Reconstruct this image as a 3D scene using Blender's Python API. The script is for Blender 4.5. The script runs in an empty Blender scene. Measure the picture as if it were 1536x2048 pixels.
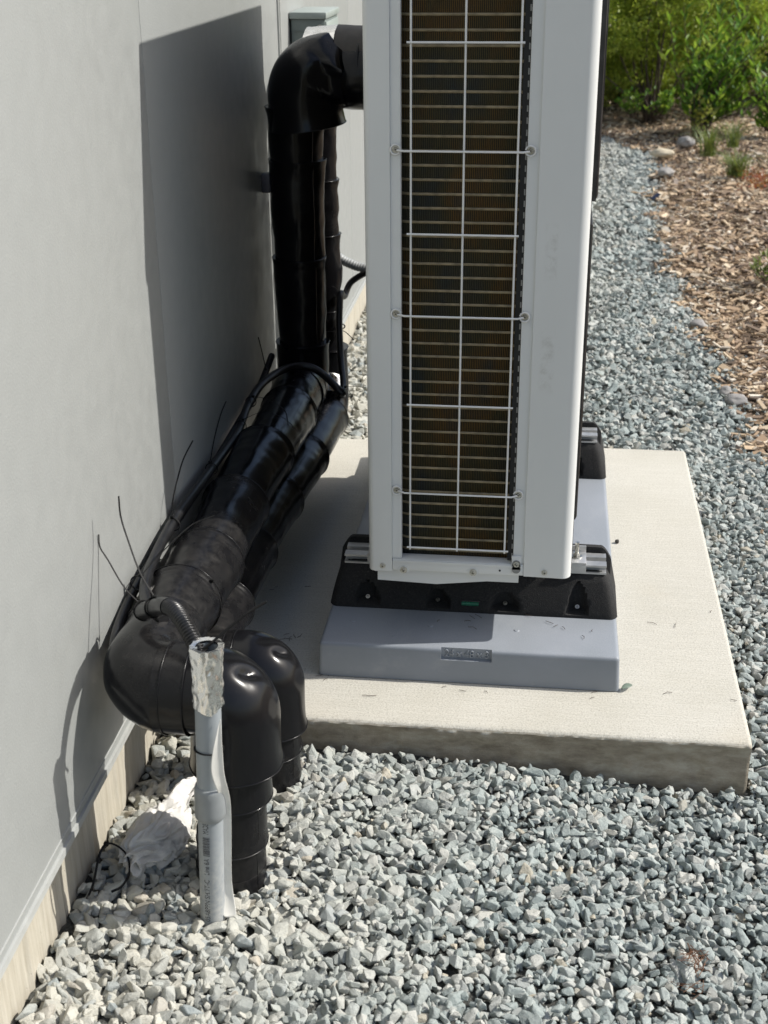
import bpy, bmesh, math, random
import numpy as np
from mathutils import Vector, Matrix, noise

random.seed(7)
RNG = np.random.default_rng(11)
SC = bpy.context.scene
COL = SC.collection

# ------------------------------------------------------------------ camera
PITCH, ROLL, YAW, FPX = 0.4215, -0.0082, 0.1235, 2672.98
cam = bpy.data.cameras.new('camera')
cam.sensor_fit = 'VERTICAL'
cam.sensor_height = 36.0
cam.lens = FPX / 2048 * 36.0
cam.clip_start, cam.clip_end = 0.05, 300
cam.dof.use_dof = True
cam.dof.focus_distance = 2.6
cam.dof.aperture_fstop = 7.5
camo = bpy.data.objects.new('camera', cam)
COL.objects.link(camo)
fwd = Vector((-math.sin(YAW) * math.cos(PITCH), math.cos(YAW) * math.cos(PITCH), -math.sin(PITCH)))
rgt = Vector((math.cos(YAW), math.sin(YAW), 0))
upv = rgt.cross(fwd)
r2 = rgt * math.cos(ROLL) + upv * math.sin(ROLL)
u2 = -rgt * math.sin(ROLL) + upv * math.cos(ROLL)
M = Matrix((r2, u2, -fwd)).transposed().to_4x4()
M.translation = Vector((0.4281, -2.3318, 1.4274))
camo.matrix_world = M
SC.camera = camo

# ------------------------------------------------------------------ light
SUN_AZ, SUN_EL = math.radians(9.5), math.radians(42)      # azimuth measured from +x towards +y
world = bpy.data.worlds.new('World')
SC.world = world
world.use_nodes = True
wn = world.node_tree
sky = wn.nodes.new('ShaderNodeTexSky')
sky.sky_type = 'NISHITA'
sky.sun_disc = False
sky.sun_elevation = SUN_EL
sky.sun_rotation = math.pi / 2 - SUN_AZ
sky.dust_density = 2.0
sky.ozone_density = 1.0
wn.links.new(sky.outputs[0], wn.nodes['Background'].inputs[0])
wn.nodes['Background'].inputs[1].default_value = 0.115
sd = Vector((math.cos(SUN_EL) * math.cos(SUN_AZ), math.cos(SUN_EL) * math.sin(SUN_AZ), math.sin(SUN_EL)))
sl = bpy.data.lights.new('sun', 'SUN')
sl.energy = 4.2
sl.angle = math.radians(0.55)
sl.color = (1.0, 0.965, 0.90)
so = bpy.data.objects.new('sun', sl)
so.rotation_euler = sd.to_track_quat('Z', 'Y').to_euler()
so.location = sd * 20
COL.objects.link(so)
SC.view_settings.view_transform = 'Standard'
SC.view_settings.look = 'None'
SC.view_settings.exposure = 0.36
SC.view_settings.gamma = 1
SC.view_settings.use_curve_mapping = False

# ------------------------------------------------------------------ helpers
def mesh_np(name, V, F, mats, smooth=False, sharp=None):
    """V (n,3); F list of index tuples or (m,k) array"""
    me = bpy.data.meshes.new(name)
    V = np.asarray(V, dtype=np.float32)
    if isinstance(F, np.ndarray):
        m, k = F.shape
        me.vertices.add(len(V)); me.vertices.foreach_set('co', V.ravel())
        me.loops.add(m * k); me.loops.foreach_set('vertex_index', F.astype(np.int32).ravel())
        me.polygons.add(m)
        me.polygons.foreach_set('loop_start', np.arange(0, m * k, k, dtype=np.int32))
        me.polygons.foreach_set('loop_total', np.full(m, k, dtype=np.int32))
        me.update(calc_edges=True)
    else:
        me.from_pydata([tuple(map(float, v)) for v in V], [], F)
    if not isinstance(mats, (list, tuple)): mats = [mats]
    for m_ in mats: me.materials.append(m_)
    me.polygons.foreach_set('use_smooth', np.full(len(me.polygons), bool(smooth)))
    if smooth and sharp is not None: me.set_sharp_from_angle(angle=math.radians(sharp))
    return me

def bm_mesh(name, bm, mats, smooth=False, sharp=35):
    me = bpy.data.meshes.new(name)
    bmesh.ops.recalc_face_normals(bm, faces=bm.faces)
    bm.to_mesh(me); bm.free()
    if not isinstance(mats, (list, tuple)): mats = [mats]
    for m_ in mats: me.materials.append(m_)
    me.polygons.foreach_set('use_smooth', np.full(len(me.polygons), bool(smooth)))
    if smooth and sharp: me.set_sharp_from_angle(angle=math.radians(sharp))
    return me

def link(name, me, parent=None, loc=None, rot=None):
    o = bpy.data.objects.new(name, me)
    COL.objects.link(o)
    if parent is not None: o.parent = parent
    if loc is not None: o.location = loc
    if rot is not None: o.rotation_euler = rot
    return o

def tag(o, label=None, cat=None, group=None, kind=None):
    if label: o['label'] = label
    if cat: o['category'] = cat
    if group: o['group'] = group
    if kind: o['kind'] = kind
    return o

def thing(name, label, cat, group=None, loc=(0, 0, 0)):
    return tag(link(name, None, None, loc), label, cat, group)

def add_box(bm, x0, x1, y0, y1, z0, z1, bev=0.0, seg=2, mat=0, tf=None):
    r = bmesh.ops.create_cube(bm, size=1)
    vs = r['verts']
    for v in vs:
        v.co = Vector(((x0 + x1) / 2 + v.co.x * (x1 - x0), (y0 + y1) / 2 + v.co.y * (y1 - y0), (z0 + z1) / 2 + v.co.z * (z1 - z0)))
    fs = set(f for v in vs for f in v.link_faces)
    for f in fs: f.material_index = mat
    if bev > 0:
        es = list(set(e for v in vs for e in v.link_edges))
        r = bmesh.ops.bevel(bm, geom=es, offset=bev, segments=seg, profile=0.5, affect='EDGES')
        vs = list(set(v for f in r['faces'] for v in f.verts)) if tf is not None else vs
    if tf is not None: bmesh.ops.transform(bm, matrix=tf, verts=vs)

def box_obj(name, dims, mat, parent=None, bev=0.0, seg=2):
    bm = bmesh.new(); add_box(bm, *dims, bev=bev, seg=seg)
    return link(name, bm_mesh(name, bm, mat, smooth=bev > 0), parent)

def catmull(P, n=8):
    P = [Vector(p) for p in P]
    P = [P[0] * 2 - P[1]] + P + [P[-1] * 2 - P[-2]]
    out = []
    for i in range(1, len(P) - 2):
        for k in range(n):
            t = k / n
            a, b, c, d = P[i - 1], P[i], P[i + 1], P[i + 2]
            out.append(0.5 * ((2 * b) + (c - a) * t + (2 * a - 5 * b + 4 * c - d) * t * t + (3 * b - a - 3 * c + d) * t ** 3))
    out.append(P[-2].copy())
    return out

def sweep(path, rad, n=24, caps=True, disp=None, flat=1.0, ref=None):
    """tube along path; rad(t, i) radius; disp(co, normal)->offset. returns V,F"""
    path = [Vector(p) for p in path]
    N = len(path)
    V, F = [], []
    L = [0]
    for i in range(1, N): L.append(L[-1] + (path[i] - path[i - 1]).length)
    tot = L[-1] or 1
    T = []
    for i in range(N):
        t = (path[min(i + 1, N - 1)] - path[max(i - 1, 0)]).normalized()
        T.append(t)
    a = Vector(ref) if ref else (Vector((0, 0, 1)) if abs(T[0].z) < 0.9 else Vector((0, 1, 0)))
    nrm = (a - T[0] * a.dot(T[0])).normalized()
    for i in range(N):
        nrm = (nrm - T[i] * nrm.dot(T[i])).normalized()
        b = T[i].cross(nrm)
        r = rad(L[i] / tot, i) if callable(rad) else rad
        for k in range(n):
            an = 2 * math.pi * k / n
            d = nrm * math.cos(an) * flat + b * math.sin(an)
            co = path[i] + d * r
            if disp: co = co + disp(co, d)
            V.append(co)
    for i in range(N - 1):
        for k in range(n):
            k2 = (k + 1) % n
            F.append((i * n + k, i * n + k2, (i + 1) * n + k2, (i + 1) * n + k))
    if caps:
        F.append(tuple(range(n - 1, -1, -1)))
        F.append(tuple((N - 1) * n + k for k in range(n)))
    return V, F

def tube_obj(name, path, rad, mat, parent=None, n=12, sharp=50, **kw):
    V, F = sweep(path, rad, n, **kw)
    return link(name, mesh_np(name, V, F, mat, True, sharp), parent)

def prism(name, pts, z0, z1, mat, parent=None, sharp=30):
    """polygon pts (x,y) extruded between z0 and z1"""
    n = len(pts)
    V = [(x, y, z0) for x, y in pts] + [(x, y, z1) for x, y in pts]
    F = [tuple(range(n - 1, -1, -1)), tuple(range(n, 2 * n))] + [(i, (i + 1) % n, n + (i + 1) % n, n + i) for i in range(n)]
    return link(name, mesh_np(name, V, F, mat, True, sharp), parent)

def arc(cx, cy, r, a0, a1, n):
    return [(cx + r * math.cos(math.radians(a0 + (a1 - a0) * i / n)), cy + r * math.sin(math.radians(a0 + (a1 - a0) * i / n))) for i in range(n + 1)]

# ------------------------------------------------------------------ materials
class Mat:
    def __init__(s, name, color=(.5, .5, .5), rough=.5, metal=0.0, spec=.5, coat=0.0):
        s.m = bpy.data.materials.new(name); s.m.use_nodes = True
        s.t = s.m.node_tree; s.N = s.t.nodes; s.b = s.N['Principled BSDF']
        s.b.inputs['Base Color'].default_value = (*color, 1)
        s.b.inputs['Roughness'].default_value = rough
        s.b.inputs['Metallic'].default_value = metal
        s.b.inputs['Specular IOR Level'].default_value = spec
        s.b.inputs['Coat Weight'].default_value = coat
        s.co = s.N.new('ShaderNodeTexCoord').outputs['Object']
        s.geo = s.N.new('ShaderNodeNewGeometry')
        s.last = None
    def L(s, a, b): s.t.links.new(a, b)
    def mapping(s, scale=(1, 1, 1), src=None):
        n = s.N.new('ShaderNodeMapping'); n.inputs['Scale'].default_value = scale
        s.L(src or s.geo.outputs['Position'], n.inputs[0]); return n.outputs[0]
    def noise(s, scale, detail=4, rough=.55, vec=None):
        n = s.N.new('ShaderNodeTexNoise'); n.inputs['Scale'].default_value = scale
        n.inputs['Detail'].default_value = detail; n.inputs['Roughness'].default_value = rough
        s.L(vec or s.geo.outputs['Position'], n.inputs['Vector']); return n.outputs['Fac']
    def voro(s, scale, vec=None, feature='F1', out='Distance'):
        n = s.N.new('ShaderNodeTexVoronoi'); n.inputs['Scale'].default_value = scale; n.feature = feature
        s.L(vec or s.geo.outputs['Position'], n.inputs['Vector']); return n.outputs[out]
    def ramp(s, fac, stops):
        n = s.N.new('ShaderNodeValToRGB'); e = n.color_ramp.elements
        while len(e) < len(stops): e.new(.5)
        for el, (p, c) in zip(e, stops):
            el.position = p; el.color = (*c, 1) if len(c) == 3 else c
        s.L(fac, n.inputs[0]); return n.outputs[0]
    def vr(s, fac, a, b, c=0.0, d=1.0):
        n = s.N.new('ShaderNodeMapRange')
        for k, v in zip((1, 2, 3, 4), (a, b, c, d)): n.inputs[k].default_value = v
        s.L(fac, n.inputs[0]); return n.outputs[0]
    def math(s, op, a, b=None):
        n = s.N.new('ShaderNodeMath'); n.operation = op
        for i, v in enumerate((a, b)):
            if v is None: continue
            if isinstance(v, (int, float)): n.inputs[i].default_value = v
            else: s.L(v, n.inputs[i])
        return n.outputs[0]
    def mix(s, fac, a, b, mode='MIX'):
        n = s.N.new('ShaderNodeMix'); n.data_type = 'RGBA'; n.blend_type = mode
        for sock, v in ((n.inputs[0], fac), (n.inputs[6], a), (n.inputs[7], b)):
            if isinstance(v, tuple): sock.default_value = (*v, 1) if len(v) == 3 else v
            elif isinstance(v, (int, float)): sock.default_value = v
            else: s.L(v, sock)
        return n.outputs[2]
    def sep(s, vec):
        n = s.N.new('ShaderNodeSeparateXYZ'); s.L(vec, n.inputs[0]); return n.outputs
    def color(s, out): s.L(out, s.b.inputs['Base Color']); return s
    def rough(s, out): s.L(out, s.b.inputs['Roughness']); return s
    def bump(s, h, strength=.3, dist=.002):
        n = s.N.new('ShaderNodeBump'); n.inputs['Strength'].default_value = strength; n.inputs['Distance'].default_value = dist
        s.L(h, n.inputs['Height'])
        if s.last: s.L(s.last, n.inputs['Normal'])
        s.last = n.outputs[0]; s.L(s.last, s.b.inputs['Normal']); return s

def simple(name, color, rough=.5, metal=0., var=.12, nscale=40, bump=0., bscale=300, spec=.5):
    m = Mat(name, color, rough, metal, spec)
    n = m.noise(nscale)
    lo = tuple(c * (1 - var) for c in color); hi = tuple(min(1, c * (1 + var)) for c in color)
    m.color(m.ramp(n, [(.3, lo), (.7, hi)]))
    m.rough(m.vr(n, .3, .7, max(0, rough - .06), min(1, rough + .06)))
    if bump: m.bump(m.noise(bscale, 3), bump, .001)
    return m.m

# wall panel paint
m = Mat('panel_paint', (.42, .43, .41), .42)
n1 = m.noise(1.3, 2); n2 = m.noise(240, 3)
spots = m.vr(m.voro(38), 0, .035, 1, 0)
spotsel = m.vr(m.noise(9, 2), .58, .62)
c = m.ramp(n1, [(.3, (.335, .347, .338)), (.7, (.340, .352, .343))])
c = m.mix(m.math('MULTIPLY', spots, spotsel), c, (.6, .6, .58))
m.color(c); m.bump(n2, .5, .0009); m.rough(m.vr(m.noise(25), .3, .7, .36, .5))
WALL = m.m
TRIMM = simple('trim_metal_paint', (.39, .40, .385), .4, var=.06)

# foundation / board formed concrete
m = Mat('foundation_concrete', (.5, .44, .33), .9)
st = m.noise(6, 6, .65, m.mapping((1, 14, 1)))
bl = m.noise(35, 6, .7)
c = m.ramp(st, [(.3, (.34, .31, .25)), (.5, (.43, .40, .33)), (.7, (.50, .47, .40))])
c = m.mix(m.vr(bl, .35, .7, 0, .35), c, (.40, .36, .28))
pit = m.vr(m.voro(55), 0, .09, 1, 0)
c = m.mix(m.math('MULTIPLY', pit, m.vr(m.noise(12, 2), .55, .6)), c, (.16, .13, .10))
m.color(c); m.bump(st, .6, .004).bump(m.noise(260, 4), .5, .001).bump(m.math('MULTIPLY', pit, -1), .5, .003)
FOUND = m.m

# concrete slab
m = Mat('slab_concrete', (.6, .57, .48), .92)
broom = m.noise(60, 3, .6, m.mapping((.12, 3.4, 1)))
blot = m.noise(4, 5, .6)
grain = m.noise(270, 4, .75)
c = m.ramp(blot, [(.3, (.50, .48, .415)), (.7, (.57, .55, .49))])
c = m.mix(m.vr(broom, .35, .62, .0, .26), c, (.37, .35, .295))
c = m.mix(m.vr(grain, .50, .62, 0, .6), c, (.27, .25, .205))
c = m.mix(m.vr(m.noise(230, 4, .75), .54, .68, 0, .4), c, (.72, .70, .63))
c = m.mix(m.vr(m.noise(1.6, 3), .6, .75, 0, .16), c, (.48, .36, .20))
dots = m.math('MULTIPLY', m.vr(m.voro(30), 0, .07, 1, 0), m.vr(m.noise(15, 2), .6, .64))
c = m.mix(dots, c, (.07, .06, .05))
# the vertical formed side is browner, its shade painted in darker, with an open, pitted upper lip
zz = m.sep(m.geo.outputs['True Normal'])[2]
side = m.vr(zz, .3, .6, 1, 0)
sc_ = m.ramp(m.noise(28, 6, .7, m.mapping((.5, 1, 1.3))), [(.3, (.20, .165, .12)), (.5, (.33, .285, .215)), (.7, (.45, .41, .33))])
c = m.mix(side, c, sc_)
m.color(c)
m.bump(broom, .5, .0022).bump(grain, .75, .0016)
SLAB = m.m

# grey plastic pad
m = Mat('pad_plastic', (.24, .26, .28), .55)
n = m.noise(7, 5, .6); n2 = m.noise(500, 2); ns = m.noise(13, 5, .7, m.mapping((1, .35, 1)))
c = m.ramp(n, [(.3, (.20, .22, .24)), (.7, (.235, .255, .285))])
c = m.mix(m.vr(ns, .55, .75, 0, .45), c, (.32, .33, .34))
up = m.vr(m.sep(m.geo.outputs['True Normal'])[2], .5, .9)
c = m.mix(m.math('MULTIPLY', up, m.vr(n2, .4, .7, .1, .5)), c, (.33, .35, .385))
c = m.mix(m.math('MULTIPLY', m.vr(m.voro(70), 0, .045, 1, 0), m.vr(m.noise(20, 2), .6, .62)), c, (.08, .07, .06))
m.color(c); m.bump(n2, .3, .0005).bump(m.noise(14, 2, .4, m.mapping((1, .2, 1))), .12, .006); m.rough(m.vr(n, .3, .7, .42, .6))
PAD = m.m

# unit paint
m = Mat('unit_paint', (.66, .67, .65), .38)
n = m.noise(3, 4); fine = m.noise(900, 2)
c = m.ramp(n, [(.3, (.645, .655, .64)), (.7, (.675, .685, .67))])
ps = m.sep(m.geo.outputs['Position'])
# two faint scuff patches on the right hand corner panel
def patch(x0, z0, w, h):
    dx = m.math('DIVIDE', m.math('ABSOLUTE', m.math('SUBTRACT', ps[0], x0)), w)
    dz = m.math('DIVIDE', m.math('ABSOLUTE', m.math('SUBTRACT', ps[2], z0)), h)
    return m.vr(m.math('MAXIMUM', dx, dz), .6, 1.1, 1, 0)
pa = m.math('MAXIMUM', patch(.437, .665, .014, .062), patch(.437, .87, .012, .05))
pa = m.math('MULTIPLY', pa, m.vr(m.noise(48, 6, .75), .44, .66))
c = m.mix(m.math('MULTIPLY', pa, .30), c, (.30, .28, .24))
dst = m.math('MULTIPLY', m.vr(m.voro(60), 0, .03, 1, 0), m.vr(m.noise(18, 2), .62, .64))
c = m.mix(dst, c, (.2, .19, .17))
m.color(c); m.bump(fine, .12, .0004).bump(m.noise(30, 2), .05, .001)
m.rough(m.vr(m.noise(40, 4), .3, .7, .32, .45))
UNIT = m.m
WIRE = simple('wire_coating', (.70, .70, .68), .35, var=.04)

# black vinyl jackets
def vinyl(name, dust, rough, wr=.25):
    m = Mat(name, (.012, .012, .013), rough, spec=.30)
    a = m.noise(9, 6, .65); b = m.noise(70, 5, .7); up = m.vr(m.sep(m.geo.outputs['Normal'])[2], -.75, .9)
    dd = m.math('MULTIPLY', m.math('MULTIPLY', m.vr(a, .40, .64), m.vr(b, .38, .66, .15, 1)), up)
    spk = m.math('MULTIPLY', m.vr(m.voro(110), 0, .07, 1, 0), m.vr(m.noise(30, 2), .56, .62))
    f = m.math('MINIMUM', m.math('ADD', m.math('MULTIPLY', dd, dust), m.math('MULTIPLY', spk, min(1, dust * 1.2))), 1.0)
    m.color(m.mix(f, (.006, .006, .007), (.15, .14, .125)))
    m.rough(m.math('ADD', m.vr(a, .3, .7, rough - .05, rough + .1), m.math('MULTIPLY', f, .4)))
    m.bump(m.noise(14, 2, .4), wr, .003).bump(m.noise(160, 3, .5), .08, .0006)
    return m.m
VIN_CLEAN = vinyl('black_vinyl', .03, .19)
VIN_MID = vinyl('black_vinyl_dusty', .14, .2)
VIN_DIRT = vinyl('black_vinyl_dirty', .18, .25)
BLACK = simple('black_plastic', (.012, .012, .013), .35, var=.3)
CABLE = simple('cable_rubber', (.011, .011, .012), .38, var=.3, bump=.1)
TIE = simple('nylon_tie', (.010, .010, .010), .6, var=.2, spec=.2)
# rubber foot: recycled crumb rubber
m = Mat('crumb_rubber', (.012, .012, .012), .85)
v = m.voro(520); n = m.noise(300, 4, .7)
m.color(m.ramp(m.noise(300, 3, .7), [(.4, (.006, .006, .006)), (.62, (.016, .0155, .015)), (.8, (.06, .057, .052))]))
m.bump(v, .7, .0007).bump(n, .5, .0008)
RUBBER = m.m
ALU = simple('aluminium', (.50, .50, .49), .5, .85, var=.1)
ZINC = simple('zinc_screw', (.55, .54, .50), .32, 1.0, var=.2, nscale=300)
COPPERY = simple('coil_tube_metal', (.21, .17, .10), .45, .2, var=.35, nscale=60)
# coil fins: very fine vertical fins with a brown protective tint
m = Mat('coil_fins', (.05, .04, .02), .45, .5)
px = m.mapping((1, 1, 1))
w = m.N.new('ShaderNodeTexWave'); w.wave_type = 'BANDS'; w.bands_direction = 'X'; w.inputs['Scale'].default_value = 95; w.inputs['Distortion'].default_value = .15
m.L(m.geo.outputs['Position'], w.inputs['Vector'])
tint = m.noise(7, 4, .6, m.mapping((1, 1, .55)))
c = m.ramp(tint, [(.33, (.026, .037, .038)), (.46, (.064, .054, .019)), (.56, (.12, .066, .012)), (.68, (.034, .043, .042))])
c = m.mix(m.vr(w.outputs['Fac'], .3, .7), c, (.012, .011, .008))
m.color(c); m.bump(w.outputs['Fac'], 1.0, .0012)
FINS = m.m
m = Mat('fin_edge', (.3, .26, .18), .5, .3)
m.color(m.ramp(m.noise(90, 4, .7), [(.3, (.06, .045, .02)), (.6, (.13, .105, .06)), (.8, (.2, .17, .11))]))
SLOTD = simple('dark_strip', (.012, .012, .012), .6)
PVC = Mat('grey_pvc', (.35, .375, .39), .4)
m = PVC; zp = m.sep(m.geo.outputs['Position'])[2]
d = m.math('MULTIPLY', m.vr(zp, .16, -.05), m.vr(m.noise(90, 5, .7), .35, .7))
m.color(m.mix(m.math('MULTIPLY', d, .75), (.275, .30, .315), (.50, .49, .45)))
m.rough(m.vr(m.noise(50), .3, .7, .3, .5)); m.bump(m.noise(200, 3), .1, .0006)
PVC = m.m
PVC2 = simple('dark_grey_pvc', (.235, .25, .255), .35, var=.08)
m = Mat('foil_tape', (.88, .87, .85), .22, 1.0)
m.bump(m.noise(55, 3, .5), .35, .003); m.rough(m.vr(m.noise(60), .3, .7, .16, .36))
FOIL = m.m
m = Mat('crumpled_paper', (.78, .76, .72), .8)
m.color(m.ramp(m.noise(14, 4), [(.3, (.54, .525, .495)), (.7, (.62, .61, .58))])); m.bump(m.noise(70, 5, .65), .7, .004)
m.b.inputs['Subsurface Weight'].default_value = .15; m.b.inputs['Subsurface Radius'].default_value = (.01, .01, .01)
PAPER = m.m
TAGM = simple('paper_tag', (.78, .76, .70), .6, var=.05)
TAPE = simple('grey_brown_tape', (.075, .067, .058), .55, var=.3)
INK = simple('black_ink', (.03, .03, .035), .5)
BOXG = simple('green_grey_metal', (.16, .19, .18), .42, var=.1)
BOXL = simple('green_grey_lid', (.30, .34, .32), .4, var=.06)
FLEX = simple('grey_flex_conduit', (.33, .345, .345), .4, var=.1)
VIAL = simple('green_vial', (.012, .12, .065), .25)
LEAFD = simple('dry_needles', (.13, .055, .022), .7, var=.4)
TWIG = simple('dark_twig', (.045, .03, .02), .8, var=.3)
LEAFG = simple('fallen_leaf', (.15, .19, .15), .5, var=.2)
GRIME = simple('grime', (.05, .045, .035), .8)

# gravel
m = Mat('crushed_stone', (.3, .32, .31), .9)
ri = m.geo.outputs['Random Per Island']
P = m.sep(m.geo.outputs['Position'])
base = m.ramp(ri, [(0, (.12, .15, .15)), (.12, (.23, .275, .27)), (.34, (.32, .36, .345)), (.52, (.22, .27, .265)), (.66, (.42, .44, .415)), (.78, (.34, .35, .325)),
                   (.9, (.48, .475, .43)), (.97, (.19, .215, .215)), (1, (.42, .37, .27))])
cream = m.ramp(ri, [(0, (.27, .28, .26)), (.2, (.42, .41, .35)), (.45, (.48, .465, .40)), (.6, (.33, .35, .33)), (.8, (.52, .50, .43)), (.92, (.22, .26, .27)), (1, (.42, .38, .31))])
wn_ = m.noise(2.2, 3)
# cream limestone dust lies along the house; cleaner blue stone away from it
edge = m.math('ADD', m.math('MULTIPLY', P[1], -.10), m.math('ADD', P[0], m.math('MULTIPLY', m.math('SUBTRACT', wn_, .5), .9)))
fl = m.vr(edge, -.06, .38, 1, 0)
c = m.mix(fl, base, cream)
sp = m.noise(160, 5, .75)
c = m.mix(m.vr(sp, .35, .7, 0, .45), c, m.mix(.5, c, (.62, .62, .58)))
c = m.mix(m.vr(m.noise(330, 3, .7), .58, .75, 0, .5), c, (.12, .13, .13))
dustz = m.vr(m.sep(m.geo.outputs['Normal'])[2], .2, 1, 0, .06)
c = m.mix(dustz, c, (.55, .54, .48))
m.color(c); m.bump(m.noise(85, 5, .7), .8, .004).bump(sp, .7, .003).bump(m.noise(500, 3, .7), .5, .001)
STONE = m.m
m = Mat('gravel_bed', (.10, .10, .09), .95)
m.color(m.ramp(m.noise(160, 4), [(.35, (.035, .037, .034)), (.65, (.10, .10, .09))])); m.bump(m.noise(120, 4), 1, .01)
BED = m.m
m = Mat('wood_chip', (.4, .3, .2), .85)
ri = m.geo.outputs['Random Per Island']
m.color(m.mix(m.vr(m.noise(60, 4), .4, .7, 0, .3), m.ramp(ri, [(0, (.12, .085, .06)), (.2, (.23, .165, .115)), (.42, (.37, .255, .155)), (.62, (.48, .36, .235)), (.8, (.58, .47, .33)), (.93, (.66, .60, .50)), (1, (.18, .14, .12))]), (.30, .23, .17)))
CHIP = m.m
m = Mat('mulch_bed', (.1, .07, .05), .95)
m.color(m.ramp(m.noise(45, 6, .7), [(.3, (.05, .034, .022)), (.55, (.17, .115, .072)), (.75, (.31, .23, .15))])); m.bump(m.noise(60, 5, .7), 1, .02)
MULCH = m.m
m = Mat('soil', (.09, .075, .05), .95)
m.color(m.ramp(m.noise(2, 6), [(.3, (.05, .05, .025)), (.7, (.13, .115, .075))])); m.bump(m.noise(30, 5), .8, .03)
SOIL = m.m
m = Mat('dark_stone_smooth', (.25, .24, .24), .8)
m.color(m.ramp(m.noise(30, 5), [(.3, (.20, .195, .19)), (.7, (.34, .32, .30))])); m.bump(m.noise(80, 4), .4, .003)
ROCK = m.m
PALER = simple('pale_stone', (.50, .44, .33), .85, var=.15)
BARK = simple('bark', (.075, .055, .04), .9, var=.3, bump=.4, bscale=80)

def leafmat(name, stops, trans=.5):
    m = Mat(name, (.08, .15, .03), .45)
    ri = m.geo.outputs['Random Per Island']
    c = m.ramp(ri, stops)
    m.color(c)
    t = m.N.new('ShaderNodeBsdfTranslucent'); mx = m.N.new('ShaderNodeMixShader'); mx.inputs[0].default_value = trans
    m.L(m.mix(.5, c, (.25, .32, .03)), t.inputs[0])
    m.L(m.b.outputs[0], mx.inputs[1]); m.L(t.outputs[0], mx.inputs[2])
    m.L(mx.outputs[0], m.N['Material Output'].inputs['Surface'])
    return m.m
LF_OLIVE = leafmat('olive_leaves', [(0, (.10, .15, .02)), (.25, (.26, .36, .05)), (.6, (.46, .56, .07)), (.93, (.62, .68, .12)), (1, (.30, .20, .07))])
LF_BRIGHT = leafmat('bright_leaves', [(0, (.05, .15, .02)), (.4, (.11, .28, .035)), (.75, (.24, .44, .05)), (1, (.42, .55, .08))], .5)
LF_YEL = leafmat('yellow_leaves', [(0, (.16, .20, .03)), (.5, (.30, .33, .06)), (1, (.42, .40, .09))], .4)
LF_DARK = leafmat('dark_leaves', [(0, (.022, .042, .014)), (.5, (.055, .09, .024)), (1, (.12, .16, .04))], .3)
LF_GRASS = leafmat('grass_blades', [(0, (.07, .12, .03)), (.6, (.16, .21, .055)), (1, (.30, .30, .12))], .3)
LF_RED = leafmat('red_leaves', [(0, (.30, .06, .03)), (1, (.45, .14, .07))], .3)

# ------------------------------------------------------------------ terrain
def sm(a, b, x):
    t = np.clip((x - a) / (b - a), 0, 1); return t * t * (3 - 2 * t)
def mulch_edge(y):
    return np.interp(y, [-3, -1, 1.0, 1.95, 3.2, 4.5, 5.5, 6.8, 7.4, 7.8], [1.35, 1.28, 1.16, 1.11, 1.05, 1.02, 1.05, 1.17, .95, .6])
def gz(x, y):
    x = np.asarray(x, float); y = np.asarray(y, float)
    base = -.050 - .055 * sm(-.1, .95, x)
    back = -.035 - .03 * sm(.5, 1.1, x)
    t = sm(0, 1.5, y)
    wob = .006 * np.sin(x * 7 + y * 3) + .005 * np.sin(y * 9 - x * 4)
    far = .05 * sm(6, 11, y)
    return base * (1 - t) + back * t + wob + far

def sheet(name, x0, x1, y0, y1, nx, ny, zf, mat, label=None, kind='structure'):
    X, Y = np.meshgrid(np.linspace(x0, x1, nx), np.linspace(y0, y1, ny))
    Z = zf(X, Y)
    V = np.stack([X.ravel(), Y.ravel(), Z.ravel()], 1)
    i = np.arange(ny - 1)[:, None] * nx + np.arange(nx - 1)[None, :]
    F = np.stack([i, i + 1, i + 1 + nx, i + nx], -1).reshape(-1, 4)
    o = link(name, mesh_np(name, V, F, mat, True))
    return tag(o, label, None, None, kind)
tag(link('ground', mesh_np('ground', [(-120, -60, -.25), (160, -60, -.25), (160, 200, -.25), (-120, 200, -.25)], [(0, 1, 2, 3)], SOIL)),
    'bare soil ground reaching away behind the shrubs', None, None, 'structure')
sheet('gravel_path', -.42, 1.75, -2.2, 8.2, 60, 260, lambda x, y: gz(x, y) - .016, BED, 'dark bed under the crushed stone path')
def mz(x, y):
    e = mulch_edge(y.ravel()).reshape(y.shape)
    return np.where(x > e - .03, gz(x, y) - .004 + .03 * sm(0, .5, x - e), gz(x, y) - .06) + .012 * np.sin(x * 5) * np.cos(y * 4) * (x > e + .1)
sheet('mulch_ground', .2, 9, -2.2, 16, 110, 230, mz, MULCH, 'brown wood mulch bed beside the gravel path')

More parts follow.
